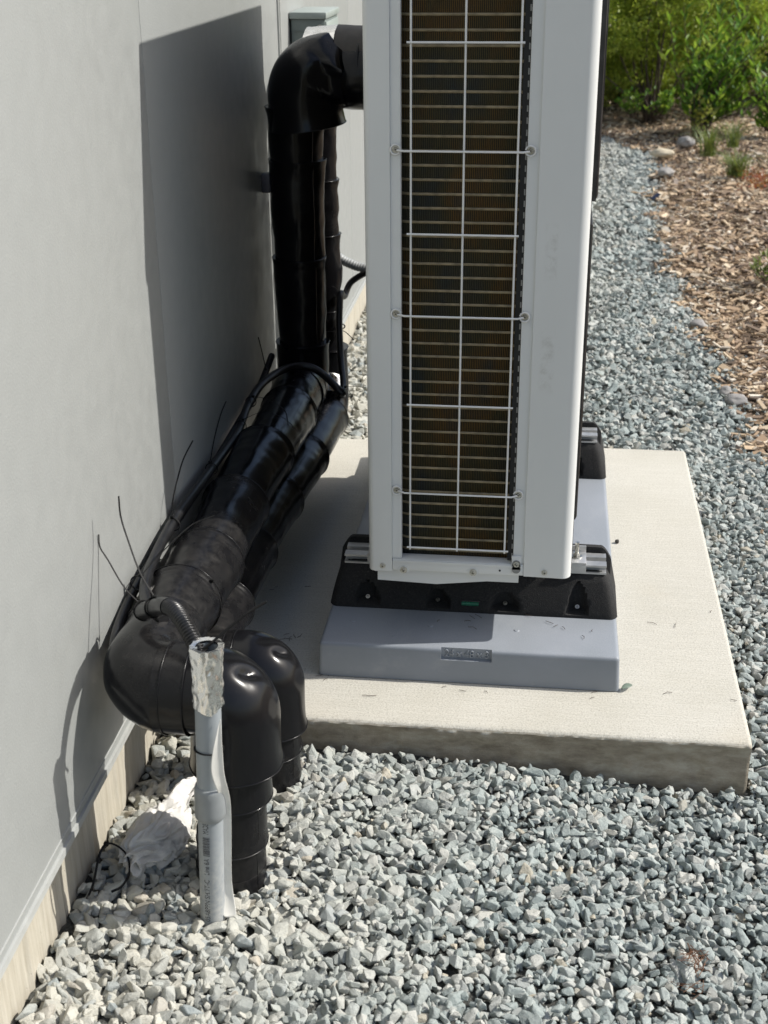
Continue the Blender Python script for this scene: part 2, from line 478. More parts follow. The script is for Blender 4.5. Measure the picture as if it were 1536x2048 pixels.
# ------------------------------------------------------------------ stones
def hull_protos(k, npts, bev=0.0, seed=1):
    rs = np.random.default_rng(seed)
    out = []
    for _ in range(k):
        p = rs.normal(size=(npts, 3)); p /= np.linalg.norm(p, axis=1)[:, None]
        p *= (0.86 + .22 * rs.random((npts, 1)))
        p *= np.array([1.0, .60 + .3 * rs.random(), .42 + .3 * rs.random()])
        bm = bmesh.new()
        for q in p: bm.verts.new(q)
        r = bmesh.ops.convex_hull(bm, input=bm.verts)
        bmesh.ops.delete(bm, geom=[v for v in bm.verts if not v.link_faces], context='VERTS')
        if bev:
            bmesh.ops.dissolve_limit(bm, angle_limit=.16, verts=bm.verts, edges=bm.edges)
            bmesh.ops.bevel(bm, geom=list(bm.edges), offset=bev, segments=1, profile=.6, affect='EDGES', clamp_overlap=True)
            for v in bm.verts:
                if v.co.length > 1.12: v.co *= 1.12 / v.co.length
        bmesh.ops.triangulate(bm, faces=bm.faces)
        bm.verts.index_update()
        V = np.array([v.co[:] for v in bm.verts]); F = np.array([[v.index for v in f.verts] for f in bm.faces])
        bm.free(); out.append((V, F))
    return out

def rot_mats(n, tilt):
    """random yaw, tilted by a normal amount"""
    yaw = RNG.random(n) * 2 * np.pi; a = RNG.normal(size=n) * tilt; b = RNG.normal(size=n) * tilt
    c, s = np.cos(yaw), np.sin(yaw)
    Z = np.zeros((n, 3, 3)); Z[:, 0, 0] = c; Z[:, 0, 1] = -s; Z[:, 1, 0] = s; Z[:, 1, 1] = c; Z[:, 2, 2] = 1
    c, s = np.cos(a), np.sin(a); X = np.zeros((n, 3, 3)); X[:, 0, 0] = 1; X[:, 1, 1] = c; X[:, 1, 2] = -s; X[:, 2, 1] = s; X[:, 2, 2] = c
    c, s = np.cos(b), np.sin(b); Yr = np.zeros((n, 3, 3)); Yr[:, 1, 1] = 1; Yr[:, 0, 0] = c; Yr[:, 0, 2] = s; Yr[:, 2, 0] = -s; Yr[:, 2, 2] = c
    return Z @ X @ Yr

def scatter_mesh(pos, scale, protos, tilt):
    n = len(pos); R = rot_mats(n, tilt); idx = RNG.integers(0, len(protos), n)
    Vs, Fs, off = [], [], 0
    for k, (V, F) in enumerate(protos):
        w = np.where(idx == k)[0]
        if not len(w): continue
        sc = scale[w]
        if sc.ndim == 1: sc = sc[:, None]
        P = np.einsum('nij,nvj->nvi', R[w], V[None] * sc[:, None, :]) + pos[w][:, None, :]
        Vs.append(P.reshape(-1, 3))
        Fs.append((F[None] + (np.arange(len(w)) * len(V))[:, None, None] + off).reshape(-1, F.shape[1]))
        off += len(w) * len(V)
    return np.concatenate(Vs), np.concatenate(Fs)

SL_X1, SL_Y0, SL_Y1 = .850, -.160, 1.355
def jitter_grid(x0, x1, y0, y1, s):
    X, Y = np.meshgrid(np.arange(x0, x1, s), np.arange(y0, y1, s * .9))
    X = X + (np.arange(X.shape[0]) % 2)[:, None] * s / 2
    p = np.stack([X.ravel(), Y.ravel()], 1)
    return p + RNG.normal(size=p.shape) * s * .26
def ok(p, m=0.0):
    x, y = p[:, 0], p[:, 1]
    slab = (x < SL_X1 + .004 + m) & (y > SL_Y0 - .004 - m) & (y < SL_Y1 + .004 + m) & (x > -.27)
    e = mulch_edge(y) + .05 * np.sin(y * 11) + .03 * np.sin(y * 31)
    keep = (~slab) & (x > -.293 + m) & (x < e + RNG.normal(size=len(x)) * .03) & (y < 7.75)
    for cx, cy, rr in ((-.066, -.67, .022), (-.05, -.56, .055), (-.045, -.27, .05)):
        keep &= ((x - cx) ** 2 + (y - cy) ** 2) > (rr + m * .5) ** 2
    return keep
def make_gravel(name, x0, x1, y0, y1, s, size, protos, layers, label):
    PP, SS = [], []
    for (dz, frac, sf) in layers:
        p = jitter_grid(x0, x1, y0, y1, s)
        p = p[RNG.random(len(p)) < frac]
        p = p[ok(p, .006)]
        sz = size * (0.50 + .95 * RNG.random(len(p)) ** 1.5) * sf
        big = RNG.random(len(p)) < .05; sz[big] *= 1.3
        leftb = 1 + .24 * (1 - sm(-.1, .55, p[:, 0]))
        sz = sz * leftb
        z = gz(p[:, 0], p[:, 1]) + dz * size - .3 * sz + RNG.normal(size=len(p)) * size * .14
        PP.append(np.column_stack([p, z])); SS.append(sz)
    P = np.concatenate(PP); S = np.concatenate(SS)
    S3 = S[:, None] * (1 + RNG.normal(size=(len(S), 3)) * .13)
    V, F = scatter_mesh(P, S3, protos, .55)
    return tag(link(name, mesh_np(name, V, F, STONE)), label, None, None, 'stuff')
near = hull_protos(30, 13, .05, 3)
farp = hull_protos(20, 11, 0, 5)
LY = [(-.6, 1, 1.1), (-.1, .92, 1), (.28, .36, .9)]
make_gravel('gravel', -.30, 1.5, -1.5, -.13, .0192, .0140, near, LY, 'crushed blue grey and cream stone in front of the concrete slab')
make_gravel('gravel', .85, 1.5, -.13, 1.5, .0205, .0146, near, LY, 'crushed stone running along the right side of the slab')
make_gravel('gravel', -.30, 1.35, 1.35, 3.6, .026, .0175, farp, LY[:], 'crushed stone behind the slab between wall and mulch')
make_gravel('gravel', -.30, 1.35, 3.6, 7.9, .033, .0215, farp, LY[:2], 'far stretch of crushed stone path curving to the shrubs')
# a strip of stones between the wall and the slab's near corner
def strip():
    p = jitter_grid(-.30, -.255, -.2, 1.4, .022)
    p = p[(p[:, 0] > -.292)]
    sz = .014 * (0.7 + .6 * RNG.random(len(p)))
    return np.column_stack([p, np.full(len(p), -.02) - .3 * sz]), sz

# wood chips
box = (np.array([[x, y, z] for x in (-1, 1) for y in (-1, 1) for z in (-1, 1)]) * .5, np.array([[0, 1, 3, 2], [4, 6, 7, 5], [0, 4, 5, 1], [2, 3, 7, 6], [0, 2, 6, 4], [1, 5, 7, 3]]))
def chips(name, x0, x1, y0, y1, n, L, label):
    p = np.column_stack([RNG.uniform(x0, x1, n), RNG.uniform(y0, y1, n)])
    e = mulch_edge(p[:, 1]) + .04 * np.sin(p[:, 1] * 11) - .02
    p = p[p[:, 0] > e + RNG.normal(size=n) * .035]
    z = mz(p[:, 0], p[:, 1]) + np.abs(RNG.normal(size=len(p))) * .007 + .003
    z = np.maximum(z, gz(p[:, 0], p[:, 1]))
    ln = L * (.35 + RNG.random(len(p)) ** 2 * 1.5)
    S = np.column_stack([ln, ln * (.12 + .3 * RNG.random(len(p))), .0035 + .004 * RNG.random(len(p))])
    V, F = scatter_mesh(np.column_stack([p, z]), S, [box], .28)
    return tag(link(name, mesh_np(name, V, F, CHIP)), label, None, None, 'stuff')
chips('wood_chips', .9, 2.3, -.6, 4.0, 22000, .034, 'shredded wood mulch close to the right edge of the path')
chips('wood_chips', .3, 4.2, 4.0, 9.5, 42000, .042, 'shredded wood mulch under and before the shrubs')

# ------------------------------------------------------------------ wall
WX = -.275
wall = thing('house_wall', 'light grey smooth panelled house wall on a beige concrete footing', 'wall')
def wall_panel(y0, y1, x=WX):
    bm = bmesh.new(); add_box(bm, x - .03, x, y0, y1, .112, 4.2, bev=.0016, seg=2)
    return link('panel', bm_mesh('panel', bm, WALL, True), wall)
for a, b in ((-3.6, -1.2), (-1.1985, .0175), (.0188, 1.215), (1.247, 2.45), (2.453, 3.65), (3.653, 6.5)): wall_panel(a, b)
bm = bmesh.new()
add_box(bm, WX - .02, WX + .004, 1.2155, 1.2225, .112, 4.2); add_box(bm, WX - .02, WX + .004, 1.2285, 1.2335, .112, 4.2); add_box(bm, WX - .02, WX + .004, 1.2395, 1.2465, .112, 4.2)
add_box(bm, WX - .02, WX - .006, 1.2225, 1.2395, .112, 4.2)
link('vertical_trim', bm_mesh('vertical_trim', bm, TRIMM), wall)
bm = bmesh.new()
V = []
prof = [(-.32, .098), (WX + .0035, .098), (WX + .0035, .111), (WX - .001, .1115), (WX - .001, .1275), (WX + .0012, .128), (WX + .0012, .1300), (WX - .004, .1305), (-.32, .1305)]
V = [(x, -3.6, z) for x, z in prof] + [(x, 6.5, z) for x, z in prof]
n = len(prof); F = [tuple(range(n)), tuple(range(2 * n - 1, n - 1, -1))] + [(i, i + n, (i + 1) % n + n, (i + 1) % n) for i in range(n)]
link('bottom_trim', mesh_np('bottom_trim', V, F, TRIMM), wall)
# board-formed concrete footing with upright board ridges
fv, ff = [], []
ys = np.arange(-3.6, 6.5, .01); nz = 9
bx = {}
for i, y in enumerate(ys):
    b = int((y + 20) / .145)
    off = .003 * math.sin(b * 12.9) + (.0035 if (y + 20) % .145 < .012 else 0)
    for k in range(nz):
        z = -.35 + k * (.105 + .35) / (nz - 1)
        fv.append((-.300 + off + .0015 * noise.noise(Vector((0, y * 20, z * 20))), y, z))
for i in range(len(ys) - 1):
    for k in range(nz - 1): ff.append((i * nz + k, (i + 1) * nz + k, (i + 1) * nz + k + 1, i * nz + k + 1))
link('footing', mesh_np('footing', fv, ff, FOUND, False), wall)
bm = bmesh.new(); add_box(bm, -4, -.32, -3.6, 6.5, -.35, 4.2)
link('wall_core', bm_mesh('wall_core', bm, TRIMM), wall)

# ------------------------------------------------------------------ slab
def build_slab():
    x0, x1 = -.262, SL_X1
    nx = 340
    V, F = [], []
    prof = []
    for k in range(9): prof.append(('f', -.20 + (.190) * k / 8))
    loop0 = []
    def row(x):
        pts = []
        for k in range(12):                      # front face
            z = -.20 + .188 * k / 11
            nn = noise.noise(Vector((x * 14, 3, z * 30))) * .006 + noise.noise(Vector((x * 55, 7, z * 90))) * .0040
            lip = .006 * sm(-.035, -.016, np.float64(z)) * (.6 + .8 * noise.noise(Vector((x * 30, 4, 4))))
            pts.append((SL_Y0 + .006 - nn - lip + .0, z))
        for a in (15, 35, 55, 75):               # rounded edge
            r = .011 + .0035 * noise.noise(Vector((x * 22, 1, 1)))
            nn = noise.noise(Vector((x * 60, 2, a))) * .0012
            pts.append((SL_Y0 + r - r * math.cos(math.radians(a)) + nn, -r + r * math.sin(math.radians(a)) + nn * .6))
        for y in (.02 + SL_Y0, SL_Y0 + .06, .2, .6, 1.0, SL_Y1 - .01): pts.append((y, 0.0))
        pts.append((SL_Y1, -.008)); pts.append((SL_Y1, -.2))
        return pts
    xs = list(np.linspace(x0, x1 - .004, nx))
    for x in xs:
        for y, z in row(x):
            V.append((x, y, z))
    m_ = len(row(0))
    # right side rounding ring
    for y, z in row(x1): V.append((x1 + .001, y + (.003 if y < 0 else -.003 if y > 1.3 else 0), z - .004 if z > -.05 else z))
    N = nx + 1
    for i in range(N - 1):
        for k in range(m_ - 1): F.append((i * m_ + k, (i + 1) * m_ + k, (i + 1) * m_ + k + 1, i * m_ + k + 1))
    F.append(tuple(range((N - 1) * m_, N * m_))); F.append(tuple(range(m_ - 1, -1, -1)))
    return mesh_np('concrete_slab', V, F, SLAB, True, 60)
tag(link('concrete_slab', build_slab()), 'pale broom finished concrete slab with rough brown front edge in gravel', 'slab')

# ------------------------------------------------------------------ plastic pad
PW, PD, PH = .6096, 1.2192, .0762
pad = thing('equipment_pad', 'grey plastic pad marked 24 x 48 x 3 lying on the concrete slab', 'pad')
def pad_mesh():
    bm = bmesh.new()
    add_box(bm, 0, PW, 0, PD, 0.0015, PH)
    for v in bm.verts:
        if v.co.z > .04:
            v.co.x += .003 if v.co.x < .3 else -.003
            v.co.y += .004 if v.co.y < .6 else -.004
    es = [e for e in bm.edges if max(v.co.z for v in e.verts) > .04]
    bmesh.ops.bevel(bm, geom=es, offset=.009, segments=4, profile=.6, affect='EDGES')
    return bm_mesh('pad_body', bm, PAD, True, 40)
body = link('pad_body', pad_mesh(), pad)
bm = bmesh.new(); add_box(bm, .2515, .3535, -.02, .0105, .0510, .0900)
cut = bpy.data.objects.new('label_recess', bm_mesh('label_recess', bm, PAD)); COL.objects.link(cut)
md = body.modifiers.new('b', 'BOOLEAN'); md.object = cut; md.operation = 'DIFFERENCE'; md.solver = 'EXACT'
bpy.context.view_layer.update()
dg = bpy.context.evaluated_depsgraph_get()
newme = bpy.data.meshes.new_from_object(body.evaluated_get(dg))
body.modifiers.clear(); body.data = newme
newme.set_sharp_from_angle(angle=math.radians(40))
bpy.data.objects.remove(cut)

def text_mesh(s, size, extrude=0.0, spacing=1.0):
    cu = bpy.data.curves.new('t', 'FONT'); cu.body = s; cu.size = size; cu.extrude = extrude; cu.space_character = spacing
    cu.align_x = 'LEFT'; cu.resolution_u = 3
    o = bpy.data.objects.new('t', cu); COL.objects.link(o)
    bpy.context.view_layer.update()
    me = bpy.data.meshes.new_from_object(o.evaluated_get(bpy.context.evaluated_depsgraph_get()))
    bpy.data.objects.remove(o)
    return me
tm = text_mesh('24 x 48 x 3', .0225, .0024, 1.02)
xs = [v.co.x for v in tm.vertices]; wdt = max(xs) - min(xs); sx = .088 / wdt
for v in tm.vertices:
    X, Y, Z = v.co
    v.co = ((X - min(xs)) * sx + .2585 if False else .2585 + (X - 0) * sx, .0098 - Z, .0565 + Y)
tm.materials.clear(); tm.materials.append(PAD)
link('raised_lettering', tm, pad)
# moulded marks on the pad's top
for cx, cy, r in ((.058, .10, .006), (.222, .095, .006), (.40, .095, .0065), (.15, .045, .003)):
    bm = bmesh.new(); bmesh.ops.create_cone(bm, cap_ends=True, segments=20, radius1=r, radius2=r * .7, depth=.0016)
    link('moulded_boss', bm_mesh('moulded_boss', bm, PAD, True, 30), pad, (cx, cy, PH + .0006))

# ------------------------------------------------------------------ gravel strip by the wall is under the pipes; kept sparse
_p, _s = strip()
V, F = scatter_mesh(_p, np.repeat(_s[:, None], 3, 1), farp, .5)
tag(link('gravel', mesh_np('gravel', V, F, STONE)), 'narrow line of stones between the wall footing and the slab', None, None, 'stuff')

# ------------------------------------------------------------------ rubber feet
def screw_me():
    bm = bmesh.new()
    bmesh.ops.create_cone(bm, cap_ends=True, segments=16, radius1=.0075, radius2=.0075, depth=.0012, matrix=Matrix.Translation((0, 0, .0006)))
    bmesh.ops.create_cone(bm, cap_ends=True, segments=16, radius1=.0052, radius2=.0036, depth=.0032, matrix=Matrix.Translation((0, 0, .0028)))
    for a in (0, 90):
        add_box(bm, -.0028, .0028, -.0006, .0006, .0040, .00475, mat=1, tf=Matrix.Rotation(math.radians(a + 20), 4, 'Z'))
    me = bm_mesh('screw', bm, [ZINC, GRIME], True, 35)
    return me
SCREW = screw_me()
ROT_F = (math.pi / 2, 0, 0)     # screw axis towards -y
RAILZ = .186
def foot_mesh():
    W = .608; nx = 122; V, F = [], []
    pocks = [(.08, .030, .042), (.23, .030, .034), (.373, .034, .034), (.524, .024, .060)]
    nz = 16
    for i in range(nx + 1):
        x = W * i / nx
        e = min(x, W - x)
        top = .076 + (.095) * (1 - (1 - min(1, (e + .004) / .050)) ** 2.2 * .16)
        if e < .030: top = .076 + .095 * (.72 + .28 * math.sin(min(1, (e) / .032) * math.pi / 2))
        xin = x
        row = []
        yb = .160 + .014 * (1 - min(1, e / .016)) ** 2
        for k in range(nz + 1):
            f = k / nz; z = .0765 + (top - .0765) * f
            y = yb + .030 * f ** 1.3 + .006 * max(0, f - .82) / .18
            for (px_, w, h) in pocks:
                dx = abs(x - px_) / (w * (1 - .35 * f))
                if dx < 1 and .012 < z - .076 < .012 + h:
                    t = (z - .076 - .012) / h
                    lim = math.sqrt(max(0, 1 - t ** 2.2))
                    if dx < lim: y += .026 * (1 - (dx / max(lim, .01)) ** 4) * (1 - .5 * t)
            # inward slant of the ends
            xs_ = x
            if e < .06:
                sgn = 1 if x < W / 2 else -1
                xs_ = x + sgn * .016 * f ** 1.2 * (1 - e / .06)
            row.append((xs_, y, z))
        fs = []
        row.append((row[-1][0], .251, top - .008)); row.append((row[-1][0], .257, top + .026)); row.append((row[-1][0], .274, top + .024))
        row.append((x, .30, top * .6)); row.append((x, .318, .0765))
        V += row
    m_ = nz + 1 + 5
    for i in range(nx):
        for k in range(m_ - 1): F.append((i * m_ + k, (i + 1) * m_ + k, (i + 1) * m_ + k + 1, i * m_ + k + 1))
        F.append((i * m_ + m_ - 1, (i + 1) * m_ + m_ - 1, (i + 1) * m_, i * m_))
    F.append(tuple(range(m_ - 1, -1, -1))); F.append(tuple(nx * m_ + k for k in range(m_)))
    return mesh_np('rubber_block', V, F, RUBBER, True, 45)
def rail_mesh():
    # strut channel along x: profile in (y,z)
    pr = [(.190, .164), (.190, .1645), (.2, .1645), (.2, .181), (.190, .181), (.190, .186), (.2105, .186), (.2105, .170), (.2315, .170), (.2315, .186), (.252, .186), (.252, .181), (.243, .181), (.243, .1645), (.252, .1645), (.252, .161), (.190, .161)]
    pr = [(.190, .166), (.190, .1700), (.207, .1700), (.207, .1820), (.190, .1820), (.190, .1862), (.212, .1862), (.212, .174), (.230, .174), (.230, .1862), (.250, .1862), (.250, .166)]
    n = len(pr)
    V = [(.030, y, z) for y, z in pr] + [(.580, y, z) for y, z in pr]
    F = [tuple(range(n)), tuple(range(2 * n - 1, n - 1, -1))] + [(i, n + i, n + (i + 1) % n, (i + 1) % n) for i in range(n)]
    bm = bmesh.new(); vs = [bm.verts.new(v) for v in V]
    for f in F: bm.faces.new([vs[i] for i in f])
    return bm_mesh('rail', bm, ALU)
foot = thing('rubber_foot', 'black crumb rubber mounting foot with level vial under the near end of the unit', 'mounting foot', 'rubber feet under the outdoor unit')
fparts = [link('rubber_block', foot_mesh(), foot), link('rail', rail_mesh(), foot)]
for x, z, y in ((.08, .0925, .177), (.23, .0930, .177), (.373, .0925, .177), (.524, .0925, .177)):
    s = link('screw', SCREW, foot, (x, y + .004, z), (math.radians(35), 0, 0)); s.scale = (.62, .62, .9); fparts.append(s)
bm = bmesh.new()
bmesh.ops.create_cone(bm, cap_ends=True, segments=14, radius1=.0045, radius2=.0045, depth=.036, matrix=Matrix.Translation((.300, .1635, .0965)) @ Matrix.Rotation(math.pi / 2, 4, 'Y'))
vial = link('level_vial', bm_mesh('level_vial', bm, VIAL, True, 40), foot)
bm = bmesh.new(); add_box(bm, .279, .321, .1635, .170, .089, .104, .001)
link('vial_recess', bm_mesh('vial_recess', bm, BLACK, True), foot)
def clamp(parent, side, dy=0):
    x0 = .502 if side > 0 else .099
    sg = side
    cl = []
    bm = bmesh.new()
    # sloped bracket plate reaching from under the cabinet out on to the rail
    xa, xb = (x0 - .006 * sg, x0 + (.036 if side > 0 else .020) * sg)
    lo, hi = min(xa, xb), max(xa, xb)
    add_box(bm, lo, hi, .187 + dy, .247 + dy, .1872, .1925, .0008)
    add_box(bm, lo, hi, .187 + dy, .1905 + dy, .1700, .1872, .0005)
    add_box(bm, lo, hi, .2435 + dy, .247 + dy, .1925, .2045, .0005)
    cl.append(link('clamp_plate', bm_mesh('clamp_plate', bm, ALU, True), parent))
    bm = bmesh.new()
    cx = x0 + (.016 if side > 0 else .009) * sg
    bmesh.ops.create_cone(bm, cap_ends=True, segments=14, radius1=.0042, radius2=.0042, depth=.040, matrix=Matrix.Translation((cx, .216 + dy, .206)))
    bmesh.ops.create_cone(bm, cap_ends=True, segments=6, radius1=.0082, radius2=.0082, depth=.0075, matrix=Matrix.Translation((cx, .216 + dy, .1990)))
    bmesh.ops.create_cone(bm, cap_ends=True, segments=18, radius1=.0115, radius2=.0115, depth=.0022, matrix=Matrix.Translation((cx, .216 + dy, .1938)))
    cl.append(link('clamp_bolt', bm_mesh('clamp_bolt', bm, ZINC, True, 35), parent))
    return cl
fparts += clamp(foot, 1) + clamp(foot, -1)
foot2 = foot.copy(); COL.objects.link(foot2); foot2.location = (0, .762, 0)
foot2['label'] = 'black crumb rubber mounting foot at the far end, half hidden behind the unit'
for p in fparts:
    c = p.copy(); COL.objects.link(c); c.parent = foot2

# ------------------------------------------------------------------ outdoor unit
UX0, UX1, UY0, UY1, UZ0, UZ1 = .0988, .5035, .066, 1.085, .2135, 1.557
unit = thing('heat_pump_unit', 'tall off-white heat pump outdoor unit with wire guard over its coil', 'heat pump', None, (.3, .57, .19))
def U(name, me):
    o = link(name, me, unit); o.matrix_parent_inverse = Matrix.Translation((-.3, -.57, -.19)); return o
def Ubox(name, dims, mat, bev=0.0, seg=2):
    bm = bmesh.new(); add_box(bm, *dims, bev=bev, seg=seg); return U(name, bm_mesh(name, bm, mat, bev > 0))
def Uprism(name, pts, z0, z1, mat, sharp=30, botcut=None):
    n = len(pts)
    V = [(x, y, z0) for x, y in pts] + [(x, y, z1) for x, y in pts]
    F = [tuple(range(n - 1, -1, -1)), tuple(range(n, 2 * n))] + [(i, (i + 1) % n, n + (i + 1) % n, n + i) for i in range(n)]
    bm = bmesh.new(); vs = [bm.verts.new(v) for v in V]
    for f in F: bm.faces.new([vs[i] for i in f])
    if botcut:
        es = [e for e in bm.edges if all(abs(v.co.z - z0) < 1e-6 for v in e.verts)]
        bmesh.ops.bevel(bm, geom=es, offset=botcut, segments=2, profile=.5, affect='EDGES')
    return U(name, bm_mesh(name, bm, mat, True, sharp))
T = .0015
R = .020
# right corner panel (wraps round to the fan side)
o_ = [(.4095, UY0 + .010), (.4095, UY0)] + arc(UX1 - R, UY0 + R, R, -90, 0, 10) + [(UX1, UY1 - .01), (UX1 - .012, UY1 - .01)] + [(UX1 - .012, UY0 + R + .004), (UX1 - R - .004, UY0 + .010)]
Uprism('corner_panel', o_, UZ0 + .0012, UZ1 - .02, UNIT, 25, .003)
R2 = .012
o_ = [(.146, UY0)] + [(.146, UY0 + .008), (UX0 + .016, UY0 + .010), (UX0 + .010, UY0 + .02), (UX0 + .010, UY0 + .14), (UX0, UY0 + .14)] + arc(UX0 + R2, UY0 + R2, R2, 180, 270, 8)
Uprism('corner_panel', o_, UZ0 - .001, UZ1 - .02, UNIT, 25, .003)
# recessed inner flanges beside the coil
Uprism('inner_flange', [(.1462, UY0 + .0035), (.1642, UY0 + .0035), (.1650, UY0 + .0045), (.1650, UY0 + .018), (.163, UY0 + .018), (.1625, UY0 + .0065), (.1462, UY0 + .0065)], .2425, UZ1 - .02, UNIT)
Uprism('inner_flange', [(.3890, UY0 + .0035), (.4093, UY0 + .0035), (.4093, UY0 + .0065), (.3905, UY0 + .0065), (.3900, UY0 + .016), (.3880, UY0 + .016), (.3880, UY0 + .0045)], .2425, UZ1 - .02, UNIT)
# perforated dark edge strip right of the coil
st = Ubox('perforated_strip', (.3760, .3878, UY0 + .013, UY0 + .0155, .245, UZ1 - .02), SLOTD)
me = None
bm = bmesh.new(); add_box(bm, .3842, .3868, UY0 + .0116, UY0 + .0128, 0, .0105); SLOT = bm_mesh('bright_slot', bm, UNIT)
V0 = np.array([v.co[:] for v in SLOT.vertices]); F0 = np.array([list(p.vertices) for p in SLOT.polygons])
zs = np.arange(.25, UZ1 - .03, .0205)
Vv = np.concatenate([V0 + np.array([0, 0, z]) for z in zs]); Fv = np.concatenate([F0 + i * len(V0) for i in range(len(zs))])
o = U('edge_slots', mesh_np('edge_slots', Vv, Fv, simple('slot_grey', (.26, .26, .25), .5))); o['kind'] = 'stuff'
# bottom rail, base pan, top
Ubox('bottom_rail', (.1463, .4093, UY0 + .0012, UY0 + .030, .2165, .2415), UNIT, .0016)
Ubox('rail_lip', (.1475, .392, UY0 - .0012, UY0 + .0009, .2345, .2395), UNIT, .0006)
def panmesh():
    bm = bmesh.new(); add_box(bm, .115, .40, UY0 + .016, UY1 - .03, .1925, .2160, .001)
    bm2 = bmesh.new(); bm2.free()
    # shallow keel below the rail, deepest left of the middle
    pts = [(.115, .2155), (.40, .2155), (.40, .2020), (.235, .1830), (.115, .1870)]
    vs = [bm.verts.new((x, UY0 + .0125, z)) for x, z in pts] + [bm.verts.new((x, UY0 + .0155, z)) for x, z in pts]
    bm.faces.new(vs[:5][::-1]); bm.faces.new(vs[5:])
    for i in range(5): bm.faces.new((vs[i], vs[(i + 1) % 5], vs[5 + (i + 1) % 5], vs[5 + i]))
    return bm_mesh('base_pan', bm, UNIT)
U('base_pan', panmesh())
Ubox('top_cover', (UX0 - .004, UX1 + .004, UY0 - .004, UY1 + .004, UZ1 - .0195, UZ1 + .012), UNIT, .006, 3)
Ubox('rear_panel', (UX0, UX1 - .013, UY1 - .012, UY1, UZ0, UZ1 - .02), UNIT, .002)
Ubox('unit_foot', (.12, .49, .200, .232, .1867, .1924), UNIT, .001)
Ubox('unit_foot', (.12, .49, .955, .987, .1867, .1924), UNIT, .001)
# coil: L-shaped fin block curving back on the wall side
CY = UY0 + .030
def coil_path(off=0.0):
    r = .062 + off
    pts = [(.392, CY - off)] + [(.2 + .03 * i, CY - off) for i in range(5, -1, -1)]
    cx, cy = .191, CY + .062
    a = arc(cx, cy, r, 270, 180, 10)
    return pts + a + [(cx - r, UY0 + .30), (cx - r, UY1 - .05)]
outer = coil_path(0); inner = [(x, y) for x, y in coil_path(-.028)]
poly = outer + inner[::-1]
nq = len(outer)
V = []; F = []
zb, zt = .236, UZ1 - .03
for z in (zb, zt):
    V += [(x, y, z) for x, y in outer] + [(x, y, z) for x, y in inner]
n2 = 2 * nq
for i in range(nq - 1):
    F.append((i, i + 1, n2 + i + 1, n2 + i)); F.append((nq + i, n2 + nq + i, n2 + nq + i + 1, nq + i + 1))
    F.append((i, nq + i, nq + i + 1, i + 1)); F.append((n2 + i, n2 + i + 1, n2 + nq + i + 1, n2 + nq + i))
F.append((0, n2, n2 + nq, nq)); F.append((nq - 1, 2 * nq - 1, n2 + 2 * nq - 1, n2 + nq - 1))
U('coil_fins', mesh_np('coil_fins', V, F, FINS, True, 30))
# coil tubes: copies of one bent tube
tp = [(x, y - .0012, 0) for x, y in coil_path(0)]
TV, TF = sweep(tp, .0026, 6, True)
TUBE = mesh_np('coil_tube', TV, TF, COPPERY, True, 60)
z = .2525
while z < zt:
    o = U('coil_tube', TUBE); o.location = (0, 0, z)
    z += .0254
# dark cavity behind the coil and a drain channel
Ubox('cavity_liner', (.1652, .3755, UY0 + .064, UY0 + .066, .236, UZ1 - .03), SLOTD)
Ubox('sump', (.1655, .3755, UY0 + .0125, UY0 + .028, .2170, .2350), SLOTD)
# wire guard
guard = U('wire_guard', None); 
def GW(name, path, r):
    V, F = sweep(path, r, 8, True)
    o = link(name, mesh_np(name, V, F, WIRE, True, 60), guard); o.matrix_parent_inverse = Matrix.Translation((0, 0, 0)); return o
yw = UY0 - .006
for x in (.184, .2775, .3715):
    GW('wire', [(x - .001, yw, .268), (x, yw, .9), (x, yw, UZ1 - .05)], .0019)
HZ = [(.274, 0), (.391, 1), (.574, 0), (.747, 1), (.899, 0), (1.045, 1), (1.226, 0), (1.385, 1)]
for z, hook in HZ:
    if hook:
        GW('wire', [(.157, UY0 + .000, z), (.165, UY0 - .003, z), (.172, yw - .0036, z), (.3, yw - .0036, z), (.381, yw - .0036, z), (.388, UY0 - .003, z), (.394, UY0 + .000, z)], .0019)
        for xs_, sg in ((.156, 1), (.3935, -1)):
            bm = bmesh.new()
            pts = [(xs_ + .0088 * math.cos(t) * 1.0, z + .0012 + .0088 * math.sin(t)) for t in np.linspace(0.2 if sg > 0 else math.pi - .2, (2 * math.pi - .6) if sg > 0 else -(math.pi - .6 - 0) - .6 + .2, 14)]
            V, F = sweep([(x, UY0 - .0005 if sg > 0 else UY0 - .0005, q) for x, q in pts], .0018, 6, True)
            link('hook', mesh_np('hook', V, F, WIRE, True, 60), guard)
            s = link('screw', SCREW, guard, (xs_, UY0 + .002, z + .0012), ROT_F); s.scale = (.85, .85, 1)
    else:
        GW('wire', [(.177, yw - .0036, z), (.28, yw - .0036, z), (.378, yw - .0036, z)], .0019)
for x, z in ((.127, .2255), (.451, .2270)):
    s = U('screw', SCREW); s.location = (x, UY0, z); s.rotation_euler = ROT_F; s.scale = (.8, .8, 1)
for x, z in ((.169, .2180), (.309, .2195)):
    bm = bmesh.new(); bmesh.ops.create_cone(bm, cap_ends=True, segments=20, radius1=.0125, radius2=.0115, depth=.003, matrix=Matrix.Rotation(math.pi / 2, 4, 'X'))
    o = U('screw_tab', bm_mesh('screw_tab', bm, UNIT, True)); o.location = (x, UY0 + .002, z + .001); o.scale = (1, 1, .72)
    s = U('screw', SCREW); s.location = (x, UY0 - .000, z); s.rotation_euler = ROT_F
bm = bmesh.new(); add_box(bm, .3855, .4045, UY0 - .0008, UY0 + .0036, .222, .2600, .0007)
U('latch_plate', bm_mesh('latch_plate', bm, UNIT, True))
bm = bmesh.new()
